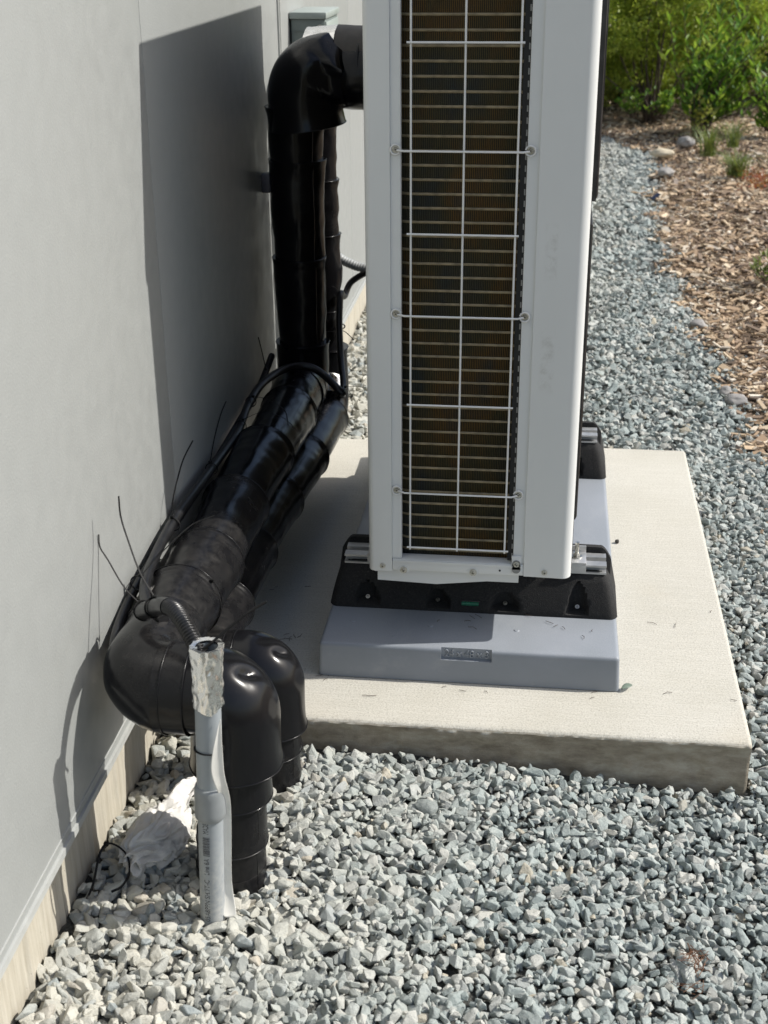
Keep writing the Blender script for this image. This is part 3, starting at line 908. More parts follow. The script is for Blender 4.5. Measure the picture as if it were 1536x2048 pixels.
for dz in (.231, .243): bmesh.ops.create_cone(bm, cap_ends=True, segments=18, radius1=.0085, radius2=.0085, depth=.0016, matrix=Matrix.Translation((.395, UY0 - .0012, dz)) @ Matrix.Rotation(math.pi / 2, 4, 'X'))
add_box(bm, .3865, .4035, UY0 - .0020, UY0 - .0007, .231, .243)
U('latch_slot', bm_mesh('latch_slot', bm, simple('latch_grey', (.22, .22, .21), .5), True))
s = U('screw', SCREW); s.location = (.395, UY0 - .0018, .2425); s.rotation_euler = ROT_F; s.scale = (.8, .8, 1)
bm = bmesh.new(); bmesh.ops.create_cone(bm, cap_ends=True, segments=12, radius1=.0022, radius2=.0022, depth=.001, matrix=Matrix.Translation((.3625, UY0 + .001, .226)) @ Matrix.Rotation(math.pi / 2, 4, 'X'))
U('pin_hole', bm_mesh('pin_hole', bm, SLOTD))
# fan guards on the +x face
def fan_guard(z0, z1, pr):
    ya, yb = .17, .80
    bm = bmesh.new()
    cz = (z0 + z1) / 2; H = (z1 - z0) / 2
    add_box(bm, UX1 - .002, UX1 + pr, ya - .01, yb + .01, z0, z1, pr * .9, 3)
    par = U('fan_guard', bm_mesh('fan_guard', bm, BLACK, True))
    V0, F0, off = [], [], 0
    for rr in np.linspace(.06, 1, 14):
        pts = [(UX1 + pr - .001 + .003 * (1 - rr * rr), (ya + yb) / 2 + (yb - ya) / 2 * rr * math.copysign(abs(math.cos(t)) ** .6, math.cos(t)), cz + (H - .012) * rr * math.copysign(abs(math.sin(t)) ** .6, math.sin(t))) for t in np.linspace(0, 2 * math.pi, 49)]
        V, F = sweep(pts, .0022, 6, False)
        V0 += V; F0 += [tuple(i + off for i in f) for f in F]; off = len(V0)
    g = link('guard_rings', mesh_np('guard_rings', V0, F0, BLACK, True), par); g['kind'] = 'stuff'
fan_guard(.300, .905, .0085)
fan_guard(.940, 1.50, .014)
Ubox('front_edge_seam', (UX1 - .001, UX1 + .0012, UY0 + .03, UY0 + .035, UZ0 + .01, UZ1 - .03), SLOTD)

# ------------------------------------------------------------------ insulated pipes
def wrinkle(amp, sc=16, seed=0):
    def f(co, d):
        return d * (amp * noise.noise(Vector((co.x * sc + seed, co.y * sc, co.z * sc))) + amp * .4 * noise.noise(co * sc * 2.7))
    return f
def elbow_path(a, c, b, r, n=14):
    """from a to b round corner c with bend radius r"""
    a, b, c = Vector(a), Vector(b), Vector(c)
    da, db = (a - c).normalized(), (b - c).normalized()
    p0, p1 = c + da * r, c + db * r
    out = [a]
    k = int((a - p0).length / .012)
    out = [a.lerp(p0, i / max(k, 1)) for i in range(max(k, 1))]
    for i in range(n + 1):
        t = math.pi / 2 * i / n
        ctr = c + (da + db) * r
        out.append(ctr - db * r * math.cos(t) - da * r * math.sin(t) if False else ctr + (p0 - ctr) * math.cos(t) + (p1 - ctr) * math.sin(t))
    k = int((b - p1).length / .012)
    out += [p1.lerp(b, (i + 1) / max(k, 1)) for i in range(max(k, 1))]
    return out
def dents(lst, base):
    """push the surface in around given centres: (centre, radius, depth)"""
    def f(co, d):
        off = base(co, d)
        for c, r, dep in lst:
            q = (co - Vector(c)).length / r
            if q < 1:
                off = off - d * dep * (1 - q ** 3) 
            elif q < 1.55:
                off = off + d * dep * .30 * math.sin((q - 1) / .55 * math.pi)
        return off
    return f
def facets(pl, base, valley=()):
    """flatten where the shell is pinched: planes (point, outward normal, depth), then narrow folds"""
    pl = [(Vector(p), Vector(n).normalized(), d) for p, n, d in pl]
    vl = [(Vector(c), Vector(t).normalized(), a, b, d) for c, t, a, b, d in valley]
    def f(co, d):
        q = co + base(co, d)
        for p, n, dep in pl:
            if (q - p).length > .075: continue
            e = (q - p).dot(n) + dep
            w = .0022
            if e > w: q = q - n * (e - w * .5) * .93
            elif e > -w: q = q - n * ((e + w) ** 2) / (4 * w) * .93
        for c, t, a, b, dp in vl:
            r_ = q - c; u = r_.dot(t); v2 = r_.length_squared - u * u
            g = math.exp(-(u / a) ** 2 - v2 / (b * b))
            q = q - d * dp * g
        return q - co
    return f
def jacket(name, path, r0, r1, mat, parent, n=40, lip=.0022, wr=.0016, seed=0, disp=None, lipstart=True, sharp=70, flatend=False, seam=None):
    N = len(path)
    Lt = sum((Vector(path[i + 1]) - Vector(path[i])).length for i in range(N - 1))
    def rad(t, i):
        r = r0 + (r1 - r0) * t
        if t > 1 - .012 / max(Lt, .02): r += lip
        elif t > 1 - .02 / max(Lt, .02): r += lip * .35
        return r
    dsp = disp or wrinkle(wr, 14, seed)
    V, F = sweep(path, rad, n, disp=dsp)
    if lip > 0:
        # rolled bead on the overlapping end
        e0, e1 = Vector(path[-2]), Vector(path[-1]); ax = (e1 - e0).normalized()
        a_ = ax.orthogonal().normalized(); b_ = ax.cross(a_); rr = r1 + lip
        rp = []
        for k in range(49):
            d = a_ * math.cos(2 * math.pi * k / 48) + b_ * math.sin(2 * math.pi * k / 48)
            q = e1 + d * rr
            rp.append(q + dsp(q, d) - ax * .001)
        v2, f2 = sweep(rp, .0013, 6, False); o_ = len(V); V = V + v2; F = F + [tuple(i + o_ for i in f) for f in f2]
    if seam is not None:
        dv = Vector(seam).normalized(); sp_ = []
        for i, q in enumerate(path):
            q = Vector(q); r_ = r0 + (r1 - r0) * i / (N - 1)
            c = q + dv * r_; sp_.append(c + dsp(c, dv) - dv * .0003)
        v2, f2 = sweep(sp_, lambda t, i: .0011, 5, True); o_ = len(V); V = V + v2; F = F + [tuple(i + o_ for i in f) for f in f2]
    return link(name, mesh_np(name, V, F, mat, True, sharp), parent)
def line(a, b, step=.008):
    a, b = Vector(a), Vector(b); k = max(2, int((b - a).length / step))
    return [a.lerp(b, i / k) for i in range(k + 1)]

p1 = thing('insulated_pipe', 'black jacketed pipe nearest the camera, bending down behind the grey PVC stub', 'pipe', 'black jacketed insulated pipes', (-.05, -.56, -.05))
p2 = thing('insulated_pipe', 'black jacketed pipe running lower beneath the other and dropping beside the slab corner', 'pipe', 'black jacketed insulated pipes', (-.045, -.27, -.05))
for q, L0 in ((p1, (-.05, -.56, -.05)), (p2, (-.045, -.27, -.05))): q['o'] = 0; del q['o']
def PJ(par, *a, **k):
    o = jacket(*a, parent=par, **k); o.matrix_parent_inverse = Matrix.Translation(-par.location); return o
X1, Z1 = -.188, .308
lips = [-.40, -.275, -.120, .15, .43, .72, .90]
mats1 = [VIN_DIRT, VIN_DIRT, VIN_DIRT, VIN_MID, VIN_CLEAN, VIN_CLEAN, VIN_CLEAN]
prev = -.47
for i, (yl, mt) in enumerate(zip(lips, mats1)):
    wob = lambda y: (X1 + .004 * math.sin(y * 5 + i), y, Z1 + .003 * math.cos(y * 6 + i))
    path = [Vector(wob(prev + (yl - prev) * k / 44)) for k in range(45)]
    for k in range(len(path)): path[k].y = prev + (yl - prev) * (k / 44)
    PJ(p1, 'jacket_segment', path, .0585, .0685, mt, seed=i * 7, wr=.0020, seam=(.62 + .1 * math.sin(i * 3), 0, .78))
    prev = yl - .02
# near corner elbow against the wall
e = elbow_path((X1, -.40 + .03 - .02, Z1), (X1 + .002, -.56, Z1), (-.135, -.562, Z1 - .001), .052)
PJ(p1, 'elbow_cover', e, .071, .072, VIN_MID, wr=.004, seed=3, disp=facets([((-.245, -.60, .33), (-.6, -.75, .1), .006), ((-.22, -.58, .375), (-.3, -.3, .9), .004)], wrinkle(.0035, 9, 3), [((-.252, -.585, .33), (.1, .1, 1), .04, .006, .004)]))
PJ(p1, 'cuff', line((-.150, -.562, Z1 - .001), (-.098, -.562, Z1 - .002)), .0735, .0735, VIN_MID, lip=.0008, seed=5)
e = elbow_path((-.100, -.562, Z1 - .002), (-.034, -.560, Z1 - .002), (-.036, -.560, .175), .046, 34)
PJ(p1, 'elbow_cover', e, .0715, .0735, VIN_CLEAN, n=96, seed=9,
   disp=facets([((.006, -.588, .352), (.62, -.28, .74), .013), ((.034, -.562, .31), (.95, -.22, .22), .006), ((-.045, -.60, .368), (.02, -.5, .86), .004), ((.022, -.62, .27), (.5, -.85, .1), .004)],
    wrinkle(.003, 8, 8), [((-.004, -.575, .352), (.5, .6, -.5), .022, .009, .011), ((.012, -.60, .335), (.7, -.3, -.6), .014, .006, .005)]))
PJ(p1, 'cuff', line((-.040, -.560, .192), (-.043, -.560, .110)), .0620, .0605, VIN_CLEAN, lip=.001, seed=11)
PJ(p1, 'jacket_segment', line((-.045, -.560, .125), (-.052, -.560, .020)), .0560, .0580, VIN_DIRT, seed=12, wr=.0022, seam=(.86, -.5, 0))
PJ(p1, 'jacket_segment', line((-.052, -.560, .040), (-.057, -.560, -.075)), .0560, .0590, VIN_DIRT, seed=14, wr=.003, seam=(.86, -.5, 0))
PJ(p1, 'jacket_segment', line((-.057, -.560, -.03), (-.059, -.560, -.12)), .0600, .0590, VIN_DIRT, seed=15, wr=.003)
# riser and top elbow
e = elbow_path((X1, .86, Z1), (X1, .955, Z1), (X1, .955, .42), .06)
PJ(p1, 'elbow_cover', e, .067, .067, VIN_CLEAN, seed=21, wr=.002)
zs_ = [.385, .62, .86, .985]
for i in range(3):
    PJ(p1, 'jacket_segment', line((X1, .955, zs_[i]), (X1, .955, zs_[i + 1] + .02)), .0612 + .002 * i, .0655 + .002 * i, VIN_CLEAN, seed=30 + i, wr=.0045, seam=(.72, -.7, 0))
e = elbow_path((-.055, .945, 1.088), (-.172, .95, 1.094), (-.158, .955, .958), .070, 30)
PJ(p1, 'elbow_cover', e, .080, .0905, VIN_CLEAN, n=96, seed=41, disp=facets([((-.235, .91, 1.150), (-.7, -.35, .62), .014), ((-.155, .885, 1.150), (.05, -.72, .70), .012), ((-.085, .90, 1.145), (.45, -.5, .75), .008), ((-.14, .862, 1.05), (.3, -.95, 0), .006)],
    wrinkle(.006, 7, 4), [((-.195, .89, 1.150), (.2, .3, .9), .03, .006, -.006), ((-.12, .875, 1.13), (.8, -.1, -.5), .03, .009, .007)]))
PJ(p1, 'jacket_segment', line((-.085, .965, 1.078), (.099, .965, 1.070)), .078, .078, VIN_CLEAN, seed=44, wr=.004)
PJ(p1, 'tape_wrap', line((-.085, .985, 1.114), (.097, .985, 1.110)), .0735, .0735, TAPE, seed=46, lip=.001)
PJ(p1, 'tape_band', line((-.030, .968, 1.085), (-.026, .968, 1.085), .001), .0800, .0800, VIN_CLEAN, lip=0, wr=0)
PJ(p1, 'foil_wrap', line((-.160, .996, 1.116), (-.083, .990, 1.114), .004), .068, .074, FOIL, seed=48, wr=.005, lip=0)
# wall bracket behind the riser
bm = bmesh.new(); add_box(bm, WX + .001, WX + .022, .93, .965, .80, .845, .002); add_box(bm, WX + .022, WX + .05, .93, .934, .805, .840, .001)
o = link('wall_bracket', bm_mesh('wall_bracket', bm, simple('bracket_purple_grey', (.10, .09, .10), .4), True), p1); o.matrix_parent_inverse = Matrix.Translation(-p1.location)

X2, Z2 = -.176, .182
prev = -.18
for i, (yl, mt) in enumerate(zip([-.05, .19, .47, .75, 1.02], [VIN_DIRT, VIN_MID, VIN_CLEAN, VIN_CLEAN, VIN_CLEAN])):
    xx = lambda y: X2 + .030 * sm(.2, 1.0, np.float64(y))
    path = [Vector((float(xx(y)), y, Z2 + .003 * math.sin(y * 7))) for y in np.linspace(prev, yl, 44)]
    PJ(p2, 'jacket_segment', path, .0510, .0600, mt, seed=50 + i * 3, wr=.0016, seam=(.75, 0, .6 + .1 * i))
    prev = yl - .02
e = elbow_path((X2, -.13, Z2), (X2, -.270, Z2), (-.118, -.270, Z2), .05)
PJ(p2, 'elbow_cover', e, .0585, .0585, VIN_DIRT, seed=60, wr=.003)
PJ(p2, 'cuff', line((-.135, -.270, Z2), (-.100, -.270, Z2)), .0600, .0600, VIN_MID, lip=.001, seed=61)
e = elbow_path((-.105, -.270, Z2), (-.038, -.270, Z2), (-.040, -.270, .055), .042, 34)
PJ(p2, 'elbow_cover', e, .0605, .0625, VIN_CLEAN, n=96, seed=62, disp=facets([((-.003, -.295, .218), (.62, -.28, .74), .012), ((.024, -.272, .17), (.95, -.2, .25), .006), ((-.05, -.31, .23), (.02, -.5, .86), .003)],
    wrinkle(.003, 8, 18), [((-.012, -.283, .222), (.5, .6, -.5), .020, .008, .010), ((.004, -.305, .205), (.7, -.3, -.6), .013, .006, .005)]))
PJ(p2, 'jacket_segment', line((-.043, -.270, .070), (-.046, -.270, .005)), .0550, .0575, VIN_MID, seed=64, seam=(.86, -.5, 0))
PJ(p2, 'jacket_segment', line((-.043, -.270, .018), (-.046, -.270, -.06)), .0545, .0560, VIN_DIRT, seed=65, wr=.003, seam=(.86, -.5, 0))
PJ(p2, 'jacket_segment', line((-.046, -.270, -.045), (-.048, -.270, -.13)), .0530, .0545, VIN_DIRT, seed=66, wr=.003, seam=(.86, -.5, 0))
X2b, Y2b = -.150, 1.10
e = elbow_path((X2 + .030, .96, Z2), (X2b, Y2b, Z2), (X2b, Y2b, .36), .06)
PJ(p2, 'elbow_cover', e, .058, .056, VIN_CLEAN, seed=67, wr=.003)
zz_ = [.34, .46, .66, .80, .94, 1.10]
for i in range(5):
    PJ(p2, 'jacket_segment', line((X2b - .002 * i, Y2b, zz_[i]), (X2b - .002 * (i + 1), Y2b, zz_[i + 1] + .006)), .043 + .0005 * i, .046 + .0005 * i, VIN_CLEAN, seed=70 + i, wr=.0055)
# ribbed foil patch where pipe 2 turns up
PJ(p2, 'foil_patch', line((X2b + .004, Y2b - .045, .235), (X2b + .004, Y2b - .015, .275), .003), .050, .048, FOIL, seed=77, wr=.004, lip=0)

# ------------------------------------------------------------------ cables, conduit
cb = thing('black_cable', 'thick black cable tied along the wall side of the upper pipe', 'cable')
cpath = catmull([(-.165, -.475, .378), (-.205, -.43, .378), (-.236, -.34, .372), (-.250, -.22, .372), (-.252, -.08, .378), (-.250, .10, .372), (-.250, .28, .362), (-.252, .46, .352), (-.255, .58, .370), (-.246, .68, .385), (-.222, .78, .388), (-.185, .83, .390),
                (-.145, .84, .384), (-.105, .82, .366), (-.075, .79, .350), (-.060, .785, .338)], 8)
tube_obj('cable_run', cpath, .0095, CABLE, cb)
tube_obj('cable_run', catmull([(-.060, .785, .338), (-.066, .84, .345), (-.085, .93, .385), (-.097, .99, .45), (-.100, 1.04, .52), (-.099, 1.10, .50), (-.085, 1.13, .53), (-.037, 1.12, .562), (.02, 1.1, .585), (.12, 1.05, .60)], 8), .0085, CABLE, cb)
cb2 = thing('black_cable', 'thinner black cable under the thick one, lying against the wall', 'cable')
tube_obj('cable_run', catmull([(-.235, -.53, .33), (-.255, -.46, .335), (-.264, -.34, .345), (-.264, -.2, .352), (-.264, .0, .350), (-.264, .25, .345), (-.264, .55, .35), (-.262, .75, .36), (-.255, .88, .40)], 8), .0085, CABLE, cb2)
cd = thing('corrugated_conduit', 'black ribbed conduit arching over the elbow into the foil wrapped stub', 'conduit')
pth = catmull([(-.196, -.485, .398), (-.163, -.525, .428), (-.136, -.560, .452), (-.106, -.600, .466), (-.082, -.632, .458), (-.062, -.655, .440), (-.050, -.668, .415), (-.046, -.672, .37)], 60)
k0 = 130
V, F = sweep(pth[k0:], lambda t, i: .0118 + .0014 * math.sin(i * 2 * math.pi / 8.0), 16, True)
link('ribbed_hose', mesh_np('ribbed_hose', V, F, BLACK, True), cd)
tube_obj('tape_sleeve', pth[:k0 + 20:6], .0142, BLACK, cd, n=20, disp=wrinkle(.0008, 40))
fc = thing('flexible_conduit', 'grey flexible conduit curving from the wall into the back of the unit', 'conduit')
pf = catmull([(-.27, 1.16, .74), (-.20, 1.15, .675), (-.127, 1.15, .598), (-.085, 1.145, .575), (-.043, 1.14, .566), (.02, 1.12, .565), (.12, 1.04, .57)], 22)
V, F = sweep(pf, lambda t, i: .0125 + .0008 * math.sin(i * math.pi / 2), 16, True)
link('spiral_jacket', mesh_np('spiral_jacket', V, F, FLEX, True), fc)

# ------------------------------------------------------------------ zip ties
def ziptie(label, loop, head, tail, w=.0016, group='black cable ties on the pipes', flat=.45):
    t = thing('cable_tie', label, 'cable tie', group, head)
    inv = Matrix.Translation(-Vector(head))
    def pj(o): o.matrix_parent_inverse = inv
    if loop: pj(tube_obj('strap', loop, .0021, TIE, t, n=6, flat=.5, caps=False))
    bm = bmesh.new(); add_box(bm, head[0] - .0032, head[0] + .0032, head[1] - .0028, head[1] + .0028, head[2] - .0026, head[2] + .0026, .0006)
    pj(link('tie_head', bm_mesh('tie_head', bm, TIE, True), t))
    if tail: pj(tube_obj('tail', catmull(tail, 8), w, TIE, t, n=6, flat=flat))
    return t
def ring(c, axis, r, n=28, sq=1.0):
    c = Vector(c); axis = Vector(axis).normalized()
    a = axis.orthogonal().normalized(); b = axis.cross(a)
    return [c + a * r * math.cos(2 * math.pi * i / n) + b * r * math.sin(2 * math.pi * i / n) for i in range(n + 1)]
ziptie('black cable tie at the tape sleeve, its long tail rising towards the wall', ring((-.163, -.525, .428), (1, -1, .8), .016), (-.163, -.520, .445), [(-.163, -.520, .445), (-.190, -.50, .478), (-.215, -.47, .520), (-.228, -.455, .552), (-.230, -.450, .585)])
ziptie('black cable tie by the elbow whose thin tail tip touches the sunlit wall', ring((-.196, -.482, .398), (1, -1, .8), .016), (-.205, -.470, .405), [(-.205, -.470, .405), (-.232, -.462, .43), (-.258, -.450, .47), (-.272, -.443, .490), (-.2725, -.442, .512)])
ziptie('black cable tie on the ribbed conduit pointing out to the right', ring((-.058, -.660, .434), (.3, -.3, -1), .0145), (-.052, -.665, .436), [(-.052, -.665, .436), (-.02, -.65, .462), (.012, -.635, .487), (.040, -.622, .502)], .0026, flat=.9)
ziptie('black cable tie halfway along the pipes, tail standing up in shadow', ring((-.250, -.10, .375), (.1, 1, 0), .0125), (-.252, -.10, .391), [(-.252, -.10, .391), (-.252, -.085, .42), (-.248, -.05, .455), (-.244, -.02, .478), (-.238, .03, .495)])
ziptie('black cable tie further along the cable with a thin leaning tail', ring((-.250, .20, .366), (0, 1, 0), .0125), (-.252, .20, .381), [(-.252, .20, .381), (-.250, .24, .42), (-.246, .29, .455), (-.243, .33, .47)])
ziptie('black cable tie round the first pipe segment by the label', ring((X1, -.285, Z1), (0, 1, 0), .0690), (X1 + .056, -.285, Z1 + .048), [(X1 + .056, -.285, Z1 + .048), (X1 + .062, -.29, Z1 + .046)])
ziptie('black cable tie near the footing pipe lip with its tail across the pipe', ring((-.250, -.335, .371), (0, 1, 0), .0135), (-.243, -.335, .386), [(-.243, -.335, .386), (-.225, -.27, .398), (-.20, -.16, .402), (-.175, -.08, .388)], .0013)
ziptie('black cable tie wound over the pipe where the cable crosses, tail to the right', ring((-.252, .49, .354), (0, 1, 0), .0125), (-.246, .49, .370), [(-.246, .49, .370), (-.20, .48, .392), (-.15, .47, .386), (-.11, .45, .36)], .0013)
ziptie('black cable tie on the far cable loop, tail lying on the shiny pipe', ring((-.251, .60, .374), (0, 1, .1), .0125), (-.245, .60, .388), [(-.245, .60, .388), (-.20, .56, .395), (-.155, .52, .385), (-.135, .46, .37)], .0013)
ziptie('black cable tie at the foot of the riser with its tail against the wall', None, (-.255, .80, .39), [(-.255, .80, .39), (-.262, .80, .43), (-.268, .79, .475)], .0013)
ziptie('black cable tie round the thin riser cable pointing right', ring((-.150, 1.10, .415), (0, 0, 1), .050), (-.108, 1.075, .415), [(-.108, 1.075, .415), (-.09, 1.06, .412), (-.068, 1.05, .395)])
ziptie('short black cable tie by the loop, tail reaching behind the unit', None, (-.055, .80, .350), [(-.055, .80, .350), (-.03, .80, .352), (0, .79, .353)], .0013)
ziptie('black cable tie round the upper part of the thin riser', ring((-.156, 1.10, .803), (0, 0, 1), .0475), (-.112, 1.085, .803), None)

# sticker and pale dots on the dusty pipe
bm = bmesh.new()
for i in range(5):
    pass
V, F = [], []
for i in range(6):
    a = math.radians(118 + i * 5)
    for y in (-.375, -.335):
        V.append((X1 + .0685 * math.cos(a), y, Z1 + .0685 * math.sin(a)))
for i in range(5): F.append((2 * i, 2 * i + 1, 2 * i + 3, 2 * i + 2))
m_st = Mat('worn_sticker', (.5, .48, .44), .6); m_st.color(m_st.ramp(m_st.noise(260, 3, .7, m_st.mapping((1, .3, 1))), [(.45, (.55, .52, .47)), (.55, (.08, .075, .07))]))
o = link('sticker', mesh_np('sticker', V, F, m_st.m, True), p1); o.matrix_parent_inverse = Matrix.Translation(-p1.location)

# ------------------------------------------------------------------ PVC stub
PB, PT_ = Vector((-.0655, -.672, -.12)), Vector((-.0410, -.672, .452))
def pax(z): return PB.lerp(PT_, (z - PB.z) / (PT_.z - PB.z))
stub = thing('pvc_pipe', 'upright grey PVC pipe stub printed MADE, rising from the gravel with foil at its mouth', 'pipe', None, (-.0655, -.672, -.05))
inv = Matrix.Translation((.0655, .672, .05))
def sj(o): o.matrix_parent_inverse = inv; return o
def hollow(z0, z1, r, ri, n=40):
    V, F = [], []
    for z, rr in ((z0, r), (z1, r), (z1, ri), (z1 - .05, ri)):
        c = pax(z)
        for k in range(n): V.append((c.x + rr * math.cos(2 * math.pi * k / n), c.y + rr * math.sin(2 * math.pi * k / n), z))
    for i in range(3):
        for k in range(n): F.append((i * n + k, i * n + (k + 1) % n, (i + 1) * n + (k + 1) % n, (i + 1) * n + k))
    return V, F
V, F = hollow(-.12, .445, .0198, .0170)
sj(link('pipe_tube', mesh_np('pipe_tube', V, F, PVC, True, 40), stub))
sj(tube_obj('coupling', [pax(z) for z in (.146, .149, .16, .190, .2, .205, .2065)], lambda t, i: [.0218, .0240, .0245, .0245, .0240, .0225, .0204][i], PVC2, stub, n=40))
# foil, crumpled and flared at the mouth
def foilfn(z):
    return .0208 + .0022 * sm(.40, .452, np.float64(z)) + .0030 * math.exp(-((z - .415) / .02) ** 2) * 0
V, F = [], []
nn_ = 96; zs2 = np.linspace(.352, .452, 48)
for i, z in enumerate(zs2):
    c = pax(z)
    for k in range(nn_):
        a = 2 * math.pi * k / nn_
        q = Vector((math.cos(a) * 1.6, math.sin(a) * 1.6, z * 38))
        rr = float(foilfn(z)) + .0020 * (1 - 2.2 * abs(noise.noise(Vector((math.cos(a) * 2.2, math.sin(a) * 2.2, z * 34))))) + .0004 * noise.noise(Vector((math.cos(a) * 8, math.sin(a) * 8, z * 170))) + .0010 * noise.noise(Vector((q.x, q.y, q.z * .35)) * 1.3) + .0028 * abs(noise.noise(Vector((q.x * .9, q.y * .9, q.z * .5)) * 2.0))
        zz2 = z + (.009 * noise.noise(Vector((math.cos(a) * 1.2, math.sin(a) * 1.2, 4))) - .004 if i == 0 else 0)
        V.append((c.x + rr * math.cos(a), c.y + rr * math.sin(a), zz2))
for i in range(len(zs2) - 1):
    for k in range(nn_): F.append((i * nn_ + k, i * nn_ + (k + 1) % nn_, (i + 1) * nn_ + (k + 1) % nn_, (i + 1) * nn_ + k))
b0 = len(V); c = pax(.452)
for k in range(nn_):
    a = 2 * math.pi * k / nn_; V.append((c.x + .0168 * math.cos(a), c.y + .0168 * math.sin(a), .4505))
for k in range(nn_): F.append((b0 - nn_ + k, b0 - nn_ + (k + 1) % nn_, b0 + (k + 1) % nn_, b0 + k))
fo = sj(link('foil_wrap', mesh_np('foil_wrap', V, F, FOIL, True, 30), stub))
ziptie('black strap holding the paper tag to the grey PVC pipe', ring(pax(.272), (0.05, .1, 1), .0215), (pax(.272).x - .018, pax(.272).y + .016, .272), None)
# printed line running up the pipe
def print_on_pipe(s, size, z0, ang0, total=None, name='printed_line'):
    me = text_mesh(s, size)
    xs = [v.co.x for v in me.vertices]
    k = (total / (max(xs) - min(xs))) if total else 1
    for v in me.vertices:
        X, Y = v.co.x * k, v.co.y
        z = z0 + X; c = pax(z); a = ang0 - Y / .0200
        v.co = (c.x + .0201 * math.cos(a), c.y + .0201 * math.sin(a), z)
    me.materials.clear(); me.materials.append(INK)
    return sj(link(name, me, stub))
A0 = math.radians(-95 + 8)
print_on_pipe('05A8PPN SH/FT-C', .0125, -.047, A0, .083)
print_on_pipe('Line 6A', .0125, .046, A0, .031)
print_on_pipe('MADE', .0135, .125, A0, .020)
V, F = [], []
zc = .083
rb = random.Random(4)
while zc < .119:
    w = rb.choice([.0006, .0010, .0006, .0014]); b_ = len(V)
    for z in (zc, zc + w):
        c = pax(z)
        for j in range(4):
            a = A0 - (-.0015 + .0115 * j / 3) / .0200
            V.append((c.x + .0201 * math.cos(a), c.y + .0201 * math.sin(a), z))
    for j in range(3): F.append((b_ + j, b_ + j + 1, b_ + 5 + j, b_ + 4 + j))
    zc += w + rb.choice([.0006, .0009, .0013])
sj(link('printed_bars', mesh_np('printed_bars', V, F, INK), stub))

# ------------------------------------------------------------------ paper tag strip beside the stub
tgp = [(-.0235, -.688, .335, .0010, 0), (-.028, -.696, .300, .006, .2), (-.031, -.698, .272, .010, .3), (-.033, -.698, .245, .011, .4), (-.030, -.690, .215, .009, .6), (-.0295, -.672, .18, .009, .35), (-.0330, -.664, .12, .009, .2), (-.0365, -.664, .06, .009, .15), (-.0395, -.664, .01, .010, .1), (-.038, -.668, -.025, .012, .2), (-.034, -.676, -.05, .013, .3)]
V, F = [], []
for (x, y, z, w, tw) in tgp:
    for s in (-1, 0, 1):
        V.append((x + s * w * math.cos(tw) * .9 + .004 * math.sin(tw), y + s * w * math.sin(tw) + (.002 if s == 0 else 0), z))
for i in range(len(tgp) - 1):
    for k in range(2): F.append((3 * i + k, 3 * i + k + 1, 3 * i + 4 + k, 3 * i + 3 + k))
o = link('paper_tag', mesh_np('paper_tag', V, F, TAGM, True))
mdf = o.modifiers.new('s', 'SUBSURF'); mdf.levels = mdf.render_levels = 3
mdf = o.modifiers.new('t', 'SOLIDIFY'); mdf.thickness = .0006
tag(o, 'long white paper tag hanging down the right side of the grey PVC pipe', 'tag')

# ------------------------------------------------------------------ crumpled paper
def crumple():
    bm = bmesh.new(); bmesh.ops.create_icosphere(bm, subdivisions=6, radius=1)
    for v in bm.verts:
        p = v.co.copy()
        wv = Vector((noise.noise(p * 1.1 + Vector((5, 0, 0))), noise.noise(p * 1.1 + Vector((0, 7, 0))), noise.noise(p * 1.1 + Vector((0, 0, 9)))))
        q = p + wv * 1.1
        n1_ = 1 - 2 * abs(noise.noise(q * 1.25 + Vector((3, 1, 9))))
        n2_ = 1 - 2.4 * abs(noise.noise(q * 2.3 + Vector((9, 4, 2))))
        n3_ = noise.noise(q * 5)
        r = .95 + .22 * n1_ + .15 * n2_ + .05 * n3_
        s = Vector((p.x * .040, p.y * .068, p.z * .034)) * r
        s.z += .014 * max(0, p.y) ; s.x += .018 * p.y
        v.co = s
    me = bm_mesh('crumpled_tissue', bm, PAPER, True, 100)
    return me
tis = thing('paper_tissue', 'crumpled white paper tissue lying on the gravel left of the PVC pipe', 'tissue', None, (-.192, -.535, -.018))
link('crumpled_wad', crumple(), tis)
V, F = [], []
NT = 26
for i in range(NT + 1):
    t = i / NT
    cx, cy, cz = -.008 + .066 * t, .045 + .100 * t, .012 + .040 * t - .03 * t * t
    w = .024 * (1 - .40 * t)
    for k in range(11):
        s = (k / 10 - .5) * 2
        V.append((cx + s * w * .80 - .01 * t, cy - s * w * .35, cz + .012 * math.sin(s * 3.1 + t * 5) + .010 * (noise.noise(Vector((s * 2.2, t * 6, 1)))) + .012 * (1 - s * s)))
for i in range(NT):
    for k in range(10): F.append((i * 11 + k, i * 11 + k + 1, (i + 1) * 11 + k + 1, (i + 1) * 11 + k))
o = link('loose_end', mesh_np('loose_end', V, F, PAPER, True, 50), tis)
mdf = o.modifiers.new('t', 'SOLIDIFY'); mdf.thickness = .0008
# loose black cable tie loop in the gravel
lp = catmull([(-.268, -.680, -.030), (-.266, -.652, -.022), (-.262, -.622, .012), (-.256, -.602, .020), (-.240, -.595, .012), (-.222, -.602, -.002), (-.213, -.624, -.016), (-.217, -.652, -.022), (-.232, -.664, -.026)], 8)
t = thing('loose_cable_tie', 'curled black cable tie discarded on the stones against the footing', 'cable tie', None, (-.256, -.602, .020))
o = tube_obj('strap', lp, .0022, TIE, t, n=8, flat=.6); o.matrix_parent_inverse = Matrix.Translation((.256, .602, -.020))
bm = bmesh.new(); add_box(bm, -.004, .004, -.003, .003, -.003, .003, .0006); link('tie_head', bm_mesh('tie_head', bm, TIE, True), t)

